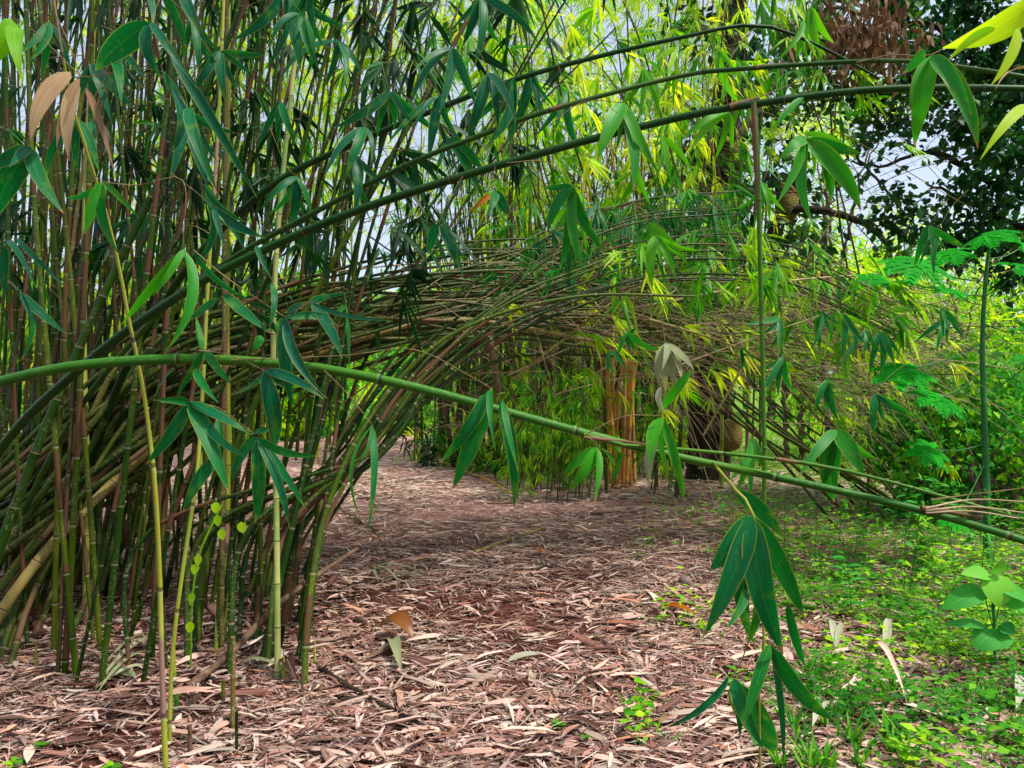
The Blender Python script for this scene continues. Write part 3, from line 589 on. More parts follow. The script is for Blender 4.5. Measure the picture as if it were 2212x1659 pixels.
YH = 2.2
H1, _ = hand_culm('long smooth green culm crossing the whole picture in front, highest at left', [(-420, 1120, 2.9), (-200, 930, 2.5), (-60, 843, 2.3), (0, 825, 2.25), (130, 795, 2.2), (300, 778, 2.2), (470, 777, 2.2), (650, 790, 2.2), (800, 815, 2.2), (950, 850, 2.2), (1095, 890, 2.2), (1260, 935, 2.2), (1420, 977, 2.2), (1550, 1005, 2.2), (1700, 1036, 2.15), (1850, 1069, 2.1), (1990, 1102, 2.05), (2110, 1136, 2.0), (2212, 1168, 1.95), (2420, 1240, 1.9)], 21, 16, 'culm_near', .58, .55)
fan_at(H1, (410, 868), [(330, 864, 14), (315, 1003, 24), (497, 1070, 32), (545, 940, 24), (540, 990, 18, 440, 890), (478, 1010, 16, 470, 905)], 2.15, 'leaf_near', .25)
fan_at(H1, (554, 942), [(690, 985, 18), (497, 1045, 26), (551, 1130, 26), (625, 1140, 18), (662, 1102, 20), (610, 920, 12, 548, 935), (395, 1105, 24, 470, 985)], 2.15, 'leaf_near', .3)
fan_at(H1, (569, 800), [(500, 853, 24), (591, 974, 34), (700, 862, 20), (640, 845, 14)], 2.1, 'leaf_near', .05)
fan_at(H1, (618, 685), [(632, 882, 30), (708, 862, 20), (731, 706, 18), (662, 652, 22), (600, 715, 14)], 2.1, 'leaf_near', .1)
fan_at(H1, (672, 650), [(739, 775, 28), (762, 630, 14), (845, 692, 9), (700, 632, 14)], 2.15, 'leaf_near', .05)
fan_at(H1, (520, 622), [(586, 720, 20, 484, 635), (545, 650, 20, 418, 540), (405, 693, 18, 477, 642), (580, 715, 12, 586, 612), (588, 605, 10, 553, 530)], 2.15, 'leaf_near', .1)
fan_at(H1, (440, 753), [(378, 860, 14), (500, 830, 16), (424, 685, 12), (472, 870, 16, 425, 795), (330, 880, 12, 375, 800), (545, 760, 16, 565, 725)], 2.18, 'leaf_near', .4)
for tw in ([(418, 540), (470, 585), (520, 622), (570, 655), (618, 685), (645, 668), (672, 650)], [(430, 757), (490, 765), (540, 785), (569, 800)], [(410, 868), (470, 880), (520, 915), (552, 940)], [(470, 778), (485, 720), (520, 622)], [(440, 775), (425, 820), (410, 868)],
           [(700, 800), (750, 850), (802, 915)], [(500, 778), (740, 768), (893, 755), (1020, 815), (1062, 840)], [(1262, 940), (1345, 900), (1428, 898)], [(1270, 945), (1285, 955), (1292, 965)], ):
    twig_at(H1, tw, 2.15, 3.0)
twig_at(H1, [(1540, 1000, 2.19), (1570, 1035, 2.05), (1590, 1060, 2.0), (1628, 1115, 1.96), (1645, 1300, 1.96), (1650, 1390, 1.94), (1640, 1480, 1.96), (1643, 1700, 1.98)], 1.96, 8, 'culm_yellow')
twig_at(H1, [(1640, 1300, 1.96), (1605, 1420, 1.98), (1580, 1465, 1.99)], 1.96, 4)
fan_at(H1, (802, 915), [(783, 1130, 12), (794, 1150, 14), (776, 1005, 8)], 2.2, 'leaf_near', .5)
fan_at(H1, (1062, 840), [(950, 1000, 28), (978, 1057, 44), (1071, 975, 12), (1110, 1100, 24, 1080, 862), (1120, 1020, 14, 1085, 865)], 2.1, 'leaf_near', .5)
fan_at(H1, (1292, 965), [(1218, 1022, 22), (1228, 1062, 26), (1283, 1088, 20), (1320, 1048, 18, 1337, 975), (1325, 1012, 16)], 2.15, 'leaf_near', .7)
fan_at(H1, (1428, 898), [(1405, 1002, 30), (1478, 1085, 20), (1448, 1030, 16), (1422, 892, 20, 1492, 800)], 2.15, 'leaf_near', .85)
leaf_at(H1, (1420, 930), (1402, 1050), 20, 2.15, 'leaf_pale', .3, label='pale withered leaf below the twig')
leaf_at(H1, (1428, 835), (1438, 895), 14, 2.12, 'leaf_pale', .6)
fan_at(H1, (1590, 1060), [(1692, 1162, 34)], 2.0, 'leaf_near', .5)
fan_at(H1, (1628, 1115), [(1532, 1235, 50), (1522, 1372, 42), (1634, 1398, 38), (1692, 1412, 54), (1737, 1335, 38), (1565, 1362, 20, 1615, 1250), (1612, 1395, 18, 1640, 1250), (1740, 1440, 18, 1700, 1300)], 1.95, 'leaf_near', .45)
fan_at(H1, (1665, 1390), [(1812, 1558, 34), (1692, 1655, 15), (1605, 1570, 22)], 1.95, 'leaf_near', .35)
fan_at(H1, (1582, 1465), [(1598, 1592, 22), (1672, 1625, 60), (1650, 1620, 30), (1437, 1572, 18, 1575, 1460)], 2.0, 'leaf_near', .3)
sheath(H1, (1262, 945), (1480, 972), 2.17, 9); sheath(H1, (1990, 1098), (2120, 1118), 2.03, 14)
H2, _ = hand_culm('thin reddish and green side shoot running beside the long front culm', [(1262, 938, 2.19), (1330, 960, 2.16), (1470, 970, 2.15), (1720, 997, 2.1), (1850, 1022, 2.08), (2000, 1062, 2.05), (2212, 1122, 2.0), (2400, 1180, 1.95)], 8, 7, 'culm_near', .5, .8, name='bamboo_side_culm')
sheath(H2, (1675, 991), (1800, 1014), 2.1, 9)
for k_, (y1, y2) in enumerate(((1098, 1085), (1103, 1110), (1108, 1125))):
    twig_at(H2, [(2000, y1), (2100, (y1+y2)/2-12), (2230, y2)], 2.0, 5, 'twig_dry')
twig_at(H2, [(2010, 1080), (2100, 1068), (2230, 1052)], 2.0, 4)

# three culms arching up across the top
D1, _ = hand_culm('uppermost of the three green culms slanting across the top', [(100, 1340, 5.0), (230, 900, 4.6), (330, 690, 4.2), (455, 520, 3.9), (600, 392, 3.7), (738, 322, 3.6), (920, 245, 3.5), (1115, 171, 3.4), (1300, 120, 3.35), (1475, 80, 3.3), (1600, 55, 3.3), (1680, 62, 3.3), (1800, 115, 3.4), (1900, 170, 3.5)], 18, 5, 'culm_top', .6, .15)
D2, _ = hand_culm('middle one of the three slanting culms, thin with reddish sheaths', [(-60, 1350, 4.7), (130, 950, 4.2), (330, 690, 3.6), (500, 560, 3.4), (640, 480, 3.3), (881, 355, 3.1), (1040, 292, 3.05), (1188, 238, 3.0), (1475, 163, 3.0), (1632, 147, 2.9), (1843, 133, 2.8), (1976, 133, 2.7), (2110, 150, 2.6), (2212, 166, 2.5), (2400, 210, 2.5)], 12, 9, 'culm_top', .62, .8)
D3, _ = hand_culm('lowest and thickest of the three slanting culms at the top', [(-240, 1400, 4.3), (-20, 1000, 3.8), (180, 790, 3.4), (400, 630, 3.1), (560, 545, 3.0), (738, 467, 2.9), (920, 405, 2.85), (1095, 352, 2.8), (1280, 300, 2.75), (1475, 252, 2.7), (1575, 233, 2.65), (1812, 200, 2.55), (1976, 190, 2.5), (2212, 192, 2.4), (2400, 200, 2.4)], 19, 14, 'culm_top', .6, .3)
sheath(D3, (1575, 231), (1640, 212), 2.64, 14); sheath(D2, (1188, 238), (1300, 207), 3.0, 12); sheath(D2, (1632, 147), (1715, 138), 2.9, 12)
fan_at(D3, (1238, 400), [(1182, 505, 26), (1210, 582, 24), (1262, 592, 24), (1312, 550, 24), (1175, 405, 14)], 2.8, 'leaf_near', .5)
fan_at(D3, (1347, 222), [(1290, 347, 32), (1369, 412, 30), (1426, 382, 20), (1330, 330, 16)], 2.75, 'leaf_near', .75)
fan_at(D3, (948, 483), [(924, 550, 20), (989, 584, 22), (1010, 560, 12)], 2.8, 'leaf_near', .1)
fan_at(D3, (1072, 412), [(1050, 472, 20), (1125, 492, 16), (1100, 470, 20)], 3.0, 'leaf_near', .2)
leaf_at(D3, (1058, 422), (1017, 458), 10, 3.0, 'leaf_orange', .3, label='single orange withered leaf')
fan_at(D3, (1740, 300), [(1677, 442, 32), (1755, 482, 26), (1860, 455, 36), (1862, 332, 28), (1680, 348, 22), (1795, 440, 20, 1775, 330), (1660, 290, 18, 1735, 210)], 2.5, 'leaf_near', .75)
for tw in ([(1095, 352), (1180, 350), (1238, 400)], [(1188, 270), (1260, 220), (1347, 222)], [(1580, 233), (1660, 245), (1740, 300)], [(1000, 380), (970, 430), (948, 483)], [(1070, 360), (1065, 385), (1072, 412)], [(1600, 225), (1760, 165), (1850, 150)], [(1640, 215), (1820, 290), (2010, 400), (2100, 450)]):
    twig_at(D3, tw, 2.7, 2.6, 'twig')
fan_at(D2, (2012, 118), [(1975, 318, 38), (2112, 322, 40), (2100, 250, 26), (1950, 160, 26, 2000, 112), (1965, 230, 14)], 2.2, 'leaf_near', .75)
fan_at(D2, (2200, 60), [(2036, 104, 56, 2230, 5), (2140, 185, 26), (2050, 130, 20, 2150, 60), (2117, 346, 26, 2240, 235)], 1.8, 'leaf_lime', .4)
twig_at(D2, [(1850, 135), (1930, 118), (2012, 118), (2110, 60), (2230, 20)], 2.3, 3)
leaf_at(D2, (2230, 150), (2150, 195), 12, 2.1, 'leaf_dry', .9)

def loose_fans(th, n, xr, yr, Yr_, ln, mat, tint, wr=.13):
    for _ in range(n):
        x, y, Y = R(*xr), R(*yr), R(*Yr_); a0 = R(-.5, .5)+math.pi/2; k = random.choice((3, 4, 4, 5)); tips = []
        for j in range(k):
            a = a0+(j-(k-1)/2)*R(.25, .55); l = R(*ln); tips.append((x+l*math.cos(a), y+l*math.sin(a), l*wr*R(.8, 1.25)))
        dx = R(-90, 90); tw_ = twig_at(th, [(x+dx, y-R(50, 120)), (x+dx*.4, y-R(20, 50)), (x, y)], Y, 1.8)
        fan_at(tw_, (x, y), tips, Y, mat, tint)
loose_fans(D1, 9, (380, 1150), (-40, 260), (3.0, 3.8), (90, 190), 'leaf_near', .05)
loose_fans(D2, 10, (420, 1250), (-40, 420), (3.0, 3.6), (80, 160), 'leaf_near', .2)
loose_fans(D3, 12, (1150, 1800), (0, 520), (3.2, 4.2), (70, 130), 'leaf_mid', .35)
# hanging brown/green culm on the right
VC, _ = hand_culm('slim straight culm hanging vertically on the right, brown above and green below', [(1628, 222, 2.6), (1636, 330, 2.6), (1642, 560, 2.6), (1648, 800, 2.6), (1650, 930, 2.6), (1652, 1000, 2.6), (1650, 1100, 2.6)], 11, 9, 'culm_near', .42, .75)
sheath(VC, (1628, 224), (1642, 560), 2.6, 13, 'leaf_dry')
fan_at(VC, (1806, 926), [(1724, 1032, 22), (1770, 1062, 18), (1802, 1085, 40), (1866, 1028, 36), (1897, 992, 22)], 2.5, 'leaf_near', .75)
twig_at(VC, [(1652, 905), (1700, 915), (1760, 915), (1806, 926)], 2.55, 3)
fan_at(VC, (1624, 944), [(1572, 1040, 16), (1592, 1062, 18), (1622, 1072, 18), (1648, 1010, 18)], 2.7, 'leaf_near', .75)
twig_at(VC, [(1650, 900), (1635, 925), (1624, 944)], 2.65, 3)
loose_fans(VC, 12, (1680, 2080), (480, 860), (3.6, 5.0), (55, 110), 'leaf_near', .35)
loose_fans(VC, 4, (1300, 1640), (560, 820), (3.6, 5.0), (50, 90), 'leaf_near', .5)
DF = thing('dead_leaf_cluster', 'bunch of withered cream leaves caught on a twig tip below the arch', 'dead leaves', loc=at(1440, 740, 2.4))
for t in ((1424, 838, 16), (1440, 842, 18), (1452, 845, 16), (1472, 825, 18), (1500, 800, 16), (1430, 800, 14)): leaf_at(DF, (1440, 742), t, t[2], 2.4, 'leaf_pale', R(0, .5), fold=.3)
twig_at(DF, [(1438, 745), (1430, 690), (1445, 600)], 2.4, 2.5)

# slender yellow-green stem near the camera at left with its leaves
b = onground(358, 1652)
S1, _ = hand_culm('slender yellow-green stem standing alone in front of the thicket', [(358, 1660, 3.05), (350, 1450, 3.05), (345, 1250, 3.05), (335, 1050, 3.0), (318, 900, 3.0), (300, 790, 2.95), (280, 700, 2.9), (262, 600, 2.85), (240, 500, 2.8), (205, 380, 2.7), (160, 240, 2.6), (125, 60, 2.5), (110, -60, 2.5)], 12, 4, 'culm_yellow', .5, .55)
S2, _ = hand_culm('thin second stem crossing close beside the slender yellow one', [(366, 1600, 3.2), (372, 1420, 3.25), (392, 1250, 3.3), (412, 1120, 3.35), (428, 1000, 3.4), (440, 800, 3.5), (450, 600, 3.6), (470, 300, 3.7), (485, -40, 3.8)], 9, 7, 'culm_yellow', .45, .3)
fan_at(S1, (395, 535), [(262, 702, 18), (356, 762, 26, 398, 540), (330, 640, 14)], 2.3, 'leaf_near', .85)
fan_at(S1, (66, 316), [(-25, 365, 30), (-12, 472, 44), (138, 462, 30), (20, 360, 20)], 2.0, 'leaf_near', .1)
fan_at(S1, (224, 394), [(140, 426, 14), (183, 506, 30), (256, 548, 24), (300, 470, 12)], 2.2, 'leaf_near', .5)
fan_at(S1, (326, 46), [(206, 152, 52), (350, 172, 28), (426, 192, 16), (556, 428, 22, 365, 110), (462, 406, 20, 412, 232), (371, 330, 36, 372, 193), (262, 230, 20, 245, 140), (470, 420, 20, 350, 150)], 2.0, 'leaf_near', .15)
fan_at(S1, (350, -20), [(402, 104, 20), (452, 112, 20, 395, -10), (330, 60, 18, 300, -30)], 2.1, 'leaf_near', .1)
for t in ((66, 302, 36, 152, 155), (122, 320, 16, 172, 170), (150, 348, 28, 168, 178), (246, 368, 14, 185, 190)): leaf_at(S1, (t[3], t[4]), (t[0], t[1]), t[2], 2.0, 'leaf_dry', R(.3, .9), label='withered brown leaf')
fan_at(S1, (22, 38), [(-2, 132, 38), (45, 170, 30, 35, 60)], 1.9, 'leaf_mid', .7)
for tw in ([(120, 30), (160, 120), (175, 165), (222, 160), (330, 150), (370, 193)], [(175, 165), (66, 60), (22, 38)], [(222, 160), (280, 80), (326, 46)], [(205, 380), (214, 386), (224, 394)], [(224, 394), (300, 400), (395, 390), (395, 535)], [(175, 165), (100, 230), (66, 316)], [(326, 46), (340, 10), (350, -20)]):
    twig_at(S1, tw, 2.1, 2.6)
loose_fans(S2, 9, (40, 520), (-20, 640), (2.6, 3.4), (80, 150), 'leaf_near', .15)
leaf_at(S1, (10, 530), (12, 640), 22, 2.0, 'leaf_near', 0); leaf_at(S1, (15, 520), (80, 625), 12, 2.0, 'leaf_near', 0); leaf_at(S1, (35, 515), (140, 620), 12, 2.1, 'leaf_near', 0)
# mottled and yellow culms of their own look
def ground_culm(label, scr, r0, r1, mat, dY=.1, tint=.5, **kw):
    b = onground(*scr[0]); Y = b[1]; P = [b-np.array([0, 0, .04])]+[at(x, y, Y+dY*j) for j, (x, y) in enumerate(scr[1:], 1)]
    return make_culm(label, P, r0/F*Y/2, r1/F*Y/2, mat, tint=tint, sides=12, **kw)
ground_culm('thick mottled yellow-brown culm leaning low at the lower left', [(-80, 1450), (0, 1325), (100, 1190), (200, 1085), (310, 985), (430, 900), (600, 800), (820, 720), (1000, 690), (1300, 740)], 26, 12, 'culm_mottled', .2, .8)
ground_culm('cream culm with green bands standing at the thicket front', [(600, 1462), (599, 1350), (598, 1200), (596, 1050), (590, 800), (600, 500), (640, 100), (660, -80)], 14, 10, 'culm_striped', .05, .3, inter=.22)
ground_culm('golden-yellow upright culm standing among dark green culms', [(188, 1350), (186, 1200), (188, 1050), (180, 700), (190, 300), (210, -80)], 15, 11, 'culm_yellow', .05, .95)
ground_culm('mossy culm leaning right across the lower left thicket', [(420, 1385), (440, 1240), (470, 1080), (560, 850), (700, 600), (850, 330), (1000, 60), (1060, -60)], 20, 9, 'culm', .12, .9)
ground_culm('bright yellow-green upright culm near the middle of the thicket front', [(482, 1388), (488, 1200), (492, 1000), (490, 600), (492, 200), (494, -60)], 13, 10, 'culm_yellow', .04, .2)
ground_culm('reddish brown sheathed culm standing tall in the thicket', [(478, 1400), (480, 1100), (484, 800), (486, 400), (490, 0), (492, -90)], 12, 8, 'culm_olive', .06, .9)
ground_culm('rightmost culm of the thicket foot, yellow-green and leaning right', [(655, 1478), (668, 1300), (700, 1120), (770, 950), (880, 800), (1020, 700), (1250, 640), (1500, 640)], 15, 6, 'culm', .15, .95)
ground_culm('lone green culm dipping below the arch and curving level to the right', [(520, 1300), (640, 1110), (800, 950), (940, 840), (1060, 785), (1150, 765), (1300, 768), (1430, 775), (1540, 790)], 16, 5, 'culm_arch', .2, .1)
ground_culm('dark culm rising from the left edge and crossing under the front culm', [(-130, 1500), (0, 1180), (120, 870), (260, 560), (420, 240), (560, -60)], 22, 12, 'culm', .08, .5)

# ------------------------------------------------------------------ bamboo grove behind
def far_bamboo(label, X, Y, H, bendx, mat, leafmat, nf, zmin, name='leafy_bamboo', cat='bamboo', r=.03, L=(.16, .3), tint=(0, 1), group=None, lean=0, spread=.5, k=(5, 9), twl=(.2, .9), collect=None):
    P = [np.array([X, Y, gh(X, Y)-.05]), np.array([X+lean*.3+bendx*.03, Y, H*.3]), np.array([X+lean*.7+bendx*.15, Y+R(-.1, .1), H*.6]), np.array([X+lean+bendx*.5, Y+R(-.3, .3), H*.88]), np.array([X+lean+bendx, Y+R(-.5, .5), H*.98])]
    return make_culm(label, P, r, .006, mat, leafmat, nf=nf, f0=zmin/H, twigL=twl, group=group, L=L, ftint=tint, sides=6, seg=2, k=k, inter=.4, name=name, cat=cat, collect=collect)
TG = 'sunlit bamboo behind the arch'
for i in range(104):
    Y = 9.5+9*(i/104)+R(-.4, .4); X = R(-.62, .34)*Y
    if abs(X/Y+.14) < .06 and Y < 14: X += 2.0
    if -.36 < X/Y < .28: zm = 3.8+(Y-9)*.15
    else: zm = 1.6
    H = 1.5+Y*.5+R(.3, 2.5)
    if -.32 < X/Y < .05 and Y < 12.5: Y += 4; X *= 1+4/(Y-4); H += 1.5
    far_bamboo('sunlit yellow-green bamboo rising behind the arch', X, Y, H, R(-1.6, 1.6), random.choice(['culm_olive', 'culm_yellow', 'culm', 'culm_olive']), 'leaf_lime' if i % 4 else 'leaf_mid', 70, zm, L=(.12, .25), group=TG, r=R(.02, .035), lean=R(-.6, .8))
# nearer, greener foliage to the right of centre
for i in range(18):
    Y = R(6.2, 9.5); X = R(-.1, .36)*Y; H = R(5, 7)
    if .22 < X/Y < .33: continue
    # these culms stand beyond the right bank and nod towards the path
    P = [np.array([X+R(1.2, 2.2), Y+1.4, 0]), np.array([X+R(1, 1.7), Y+1.2, H*.45]), np.array([X+.6, Y+.6, H*.85]), np.array([X-.1, Y, H*.92]), np.array([X-.9, Y-.4, H*.68])]
    if P[0][0]/P[0][1] < .42: P[0][0] = .42*P[0][1]+R(0, 1)
    make_culm('green nodding bamboo top hanging over the path from the right bank', P, .016, .004, 'culm_arch', 'leaf_mid' if i % 3 else 'leaf_lime', nf=30, f0=.5, group='green bamboo tops nodding over the path', L=(.16, .3), twigL=(.2, .8), sides=6, seg=3, inter=.35, name='leafy_bamboo', cat='bamboo')

# dark grove seen under the arch
grove = []
for i in range(150):
    Y = R(13, 19); x = R(935, 1490); X = (x-CX)/F*Y
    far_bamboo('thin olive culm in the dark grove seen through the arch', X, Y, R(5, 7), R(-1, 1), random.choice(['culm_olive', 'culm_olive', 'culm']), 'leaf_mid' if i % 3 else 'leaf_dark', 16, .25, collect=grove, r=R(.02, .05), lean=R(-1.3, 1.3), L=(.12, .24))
S = [at(R(930, 1490), R(700, 960), R(12.8, 17)) for _ in range(520)]
grove.append((twigs_geo(S, [np.array([R(-1, 1), R(-.4, .4), R(-.6, .9)]) for _ in S], [R(.3, 1.3) for _ in S], r=.006, sag=.2)[0], 'twig_dry'))
tag(mk_multi('bamboo_grove', grove), 'dark dense grove of thin bamboo seen through the arch', 'bamboo grove', kind='stuff')
for i, x in enumerate((1312, 1322, 1334, 1345, 1352, 1362, 1372, 1318, 1349, 1336, 1326, 1357)):
    Y = 10.8+.08*i; X = (x-CX)/F*Y
    far_bamboo('golden orange bamboo culm in the bright group behind the path', X, Y, 5.5, R(-.4, .4), 'culm_gold', 'leaf_mid', 5, 1.2, group='golden orange culms behind the path', r=R(.024, .038), lean=R(-.5, .6), L=(.14, .24))
for x, Y in ((560, 15.0), (1155, 11.5), (1195, 12.0), (898, 15)):
    if x < 700: continue
    X = (x-CX)/F*Y; far_bamboo('single olive pole-like culm standing before the dark grove', X, Y, 6, R(-.3, .3), 'culm_olive', 'leaf_mid', 8, 2, group='pole-like culms before the grove', r=.045, lean=R(-.1, .5))
tl = tube(spline([at(1055, 700, 12), at(1064, 770, 12), at(1076, 842, 12), at(1090, 960, 12)], .1), .05, 7)
tag(mk('dead_pole', tl[0], tl[1], 'stick', uv=tl[2], tint=.5), 'pale broken dead culm leaning in front of the dark grove', 'dead culm')
# small leafy seedling bamboos along the grove's edge
for i in range(60):
    x = R(1090, 1295) if i % 8 else R(1390, 1450); Y = R(9.8, 13); X = (x-CX)/F*Y; z = R(.1, 1.1)
    P = [np.array([X, Y, gh(X, Y)-.02]), np.array([X+.05, Y, .5+z*.5]), np.array([X+R(-.3, .3), Y, .8+z])]
    make_culm('small leafy bamboo sapling at the edge of the grove', P, .008, .003, 'culm_olive', 'leaf_mid', nf=12, f0=.15, group='leafy bamboo saplings along the grove', L=(.1, .2), twigL=(.08, .3), sides=5, seg=2, name='bamboo_sapling', cat='bamboo sapling')

# ------------------------------------------------------------------ trees and shrubs
def scatter_leaves(c, rad, n, L, wr, tint=(0, 1), nseg=2, round_=True, clumps=0, droop=(.0, .3)):
    c = np.array(c, float); rad = np.array(rad, float)
    if clumps:
        cc = norm(RNG.normal(size=(clumps, 3)))*RNG.random((clumps, 1))**.4*rad+c; idx = RNG.integers(0, clumps, n)
        p = cc[idx]+RNG.normal(size=(n, 3))*rad*.16; ct = RNG.uniform(*tint, clumps)[idx]
    else: p = norm(RNG.normal(size=(n, 3)))*RNG.random((n, 1))**.45*rad+c; ct = RNG.uniform(*tint, n)
    p = p[p[:, 2] > .05]; ct = ct[:len(p)]; n = len(p)
    d = RNG.normal(size=(n, 3)); d[:, 2] -= .5; l = RNG.uniform(*L, n)
    return leaves(p, d, RNG.normal(size=(n, 3))+np.array([0, 0, .8]), l, l*wr, RNG.uniform(*droop, n), n=nseg, round_=round_, tint=np.clip(ct+RNG.normal(size=n)*.15, 0, 1))
def branchy(P, r0, r1, sides=10, wob=.02):
    S = spline(P, .08); S = S+RNG.normal(size=S.shape)*wob*np.array([1, 1, .3]); return tube(S, np.linspace(r0, r1, len(S))*(1+RNG.normal(size=len(S))*.05), sides)
# jackfruit tree
b = onground(1525, 1042); Yj = b[1]
JT = thing('jackfruit_tree', 'dark jackfruit tree trunk standing on the right of the path', 'tree', loc=b)
g = branchy([b-np.array([0, 0, .1]), at(1532, 900, Yj), at(1540, 780, Yj), at(1550, 640, Yj), at(1562, 480, Yj), at(1565, 330, Yj), at(1580, 100, Yj), at(1590, -150, Yj)], .33, .17, 14)
mk('trunk', g[0], g[1], 'bark', JT, uv=g[2], tint=.5)
for pl, r in (([(1545, 760), (1590, 660), (1640, 560), (1680, 480), (1720, 452), (1800, 460), (1860, 480), (1900, 510), (1925, 540)], .1), ([(1860, 480), (1920, 470), (1990, 455)], .035), ([(1545, 800), (1620, 760), (1700, 690), (1800, 640), (1900, 600), (2050, 560)], .08), ([(1565, 330), (1620, 260), (1700, 130), (1780, 30), (1850, -60)], .08), ([(1560, 700), (1500, 600), (1460, 450)], .06), ([(1780, 300), (1850, 340), (1920, 420), (1980, 490)], .03)):
    g = branchy([at(x, y, Yj-.4*j*.3) for j, (x, y) in enumerate(pl)], r, r*.4, 8, .012); mk('branch', g[0], g[1], 'bark' if r > .09 or r < .05 else 'bark_grey', JT, uv=g[2], tint=.5)
parts = [scatter_leaves(at(x, y, Yj+dz), (rx, 1.2, rz), n_, (.12, .24), .5, clumps=14) for x, y, rx, rz, n_, dz in ((1600, 150, 1.6, 1.2, 900, .2), (1480, 420, 1.0, .8, 350, .2), (1640, 400, 1.0, .9, 450, .1), (1700, 560, .9, .5, 260, 0))]
g = join(parts); mk('crown', g[0], g[1], 'leaf_round', JT, uv=g[2], tint=g[3])
for (x, y, rx, rz, lb) in ((1580, 940, 23, 36, 'lowest jackfruit hanging on the dark trunk just above the ground'), (1592, 335, 17, 32, 'knobbly jackfruit high on the trunk, partly behind leaves'), (1700, 440, 24, 46, 'long jackfruit hanging under the bent grey branch')):
    Y = Yj-.35; s = Y/F; c = at(x, y, Y); o = blob('jackfruit', lb, 'jackfruit', c, rx*s, rz*s, 'jack')
    g = tube(np.array([[0, 0, rz*s*.9], [0, .1, rz*s+.12], [-.05, .3, rz*s+.2]]), .015, 6); mk('stalk', g[0], g[1], 'twig_dark', o, uv=g[2], tint=.5)
# dark round-leaved tree at top right
RT = thing('round_leaved_tree', 'dark glossy round-leaved tree filling the upper right corner', 'tree', loc=(8.4, 10.5, 0))
g = branchy([(8.4, 10.5, -.1), (8.3, 10.5, 2), (8.0, 10.4, 4), (7.4, 10.2, 7)], .2, .1, 12); mk('trunk', g[0], g[1], 'bark', RT, uv=g[2], tint=.5)
Yr = 8.6
for pl in ([(2260, 60), (2100, 90), (1980, 40), (1850, 10), (1700, -20)], [(2300, 300), (2180, 200), (2060, 100), (1960, 90)], [(2300, 420), (2150, 400), (2020, 330), (1900, 360), (1830, 350)], [(2300, 500), (2180, 480), (2080, 430), (2000, 400)]):
    g = branchy([at(x, y, Yr+.2*j) for j, (x, y) in enumerate(pl)], .05, .012, 7); mk('branch', g[0], g[1], 'bark', RT, uv=g[2], tint=.5)
parts = [scatter_leaves(at(x, y, Yr+dz), (rx, .9, rz), n_, (.07, .13), .72, clumps=cl, tint=(0, 1)) for x, y, rx, rz, n_, dz, cl in ((2120, 60, 1.1, .65, 1700, 0, 26), (1960, 30, .7, .45, 900, .3, 14), (2160, 400, .6, .8, 1500, 0, 26), (2000, 420, .55, .5, 420, .1, 16), (2100, 260, .7, .4, 480, .2, 14), (1880, 340, .3, .35, 130, 0, 8), (2210, 200, .6, .7, 1000, .6, 16), (1800, 60, .6, .4, 700, .5, 12), (1960, 200, .7, .4, 800, .9, 16), (2080, 160, .8, .5, 1000, .7, 16), (1780, 180, .4, .4, 380, 1.0, 12), (2030, 520, .6, .35, 500, 1.2, 12), (2190, 560, .4, .5, 500, .5, 12))]
g = join(parts); mk('crown', g[0], g[1], 'leaf_round', RT, uv=g[2], tint=g[3])
DB = thing('dead_branch', 'broken bough with hanging withered brown leaves at the top right', 'dead branch', loc=at(1850, 0, 7.6))
g = branchy([at(1700, -60, 7.6), at(1800, 10, 7.6), at(1900, 40, 7.6), at(1960, 100, 7.6)], .03, .01, 6); mk('bough', g[0], g[1], 'bark_grey', DB, uv=g[2], tint=.5)
n_ = 520; c = np.array([at(random.gauss(1865, 60), random.gauss(65, 45), R(7.3, 8)) for _ in range(n_)]); d = RNG.normal(size=(n_, 3))*.4-np.array([0, 0, 1])
g = leaves(c, d, RNG.normal(size=(n_, 3)), RNG.uniform(.1, .2, n_), .045, .1, n=3, curl=RNG.normal(0, .15, n_), tint=RNG.random(n_)*.45); mk('foliage', g[0], g[1], 'leaf_dry', DB, uv=g[2], tint=g[3])

# leafy shrubs and trees in the distance
def shrub(label, X, Y, rx, rz, n, mat, L=(.1, .2), wr=.4, name='shrub', zc=None, group=None, tint=(0, 1), cat='shrub', clumps=18, trunk=.05, tint2=None):
    zc = rz*.85 if zc is None else zc; th = thing(name, label, cat, group, loc=(X, Y, 0))
    g = branchy([(X, Y, -.1), (X+R(-.1, .1), Y, zc*.6), (X+R(-.3, .3), Y, zc)], trunk, trunk*.5, 7); mk('trunk', g[0], g[1], 'bark_grey', th, uv=g[2], tint=.5)
    br = [branchy([(X, Y, zc*.4), (X+rx*.4*math.cos(a), Y+rx*.3*math.sin(a), zc*.8), (X+rx*.8*math.cos(a), Y+rx*.7*math.sin(a), zc+R(-.2, .5)*rz)], trunk*.5, trunk*.15, 5) for a in np.linspace(0, 6, 5)]
    g = join(br); mk('branches', g[0], g[1], 'bark_grey', th, uv=g[2], tint=.5)
    g = scatter_leaves((X, Y, zc), (rx, rx, rz), n, L, wr, tint=tint, clumps=clumps); mk('crown', g[0], g[1], mat, th, uv=g[2], tint=g[3])
    return th
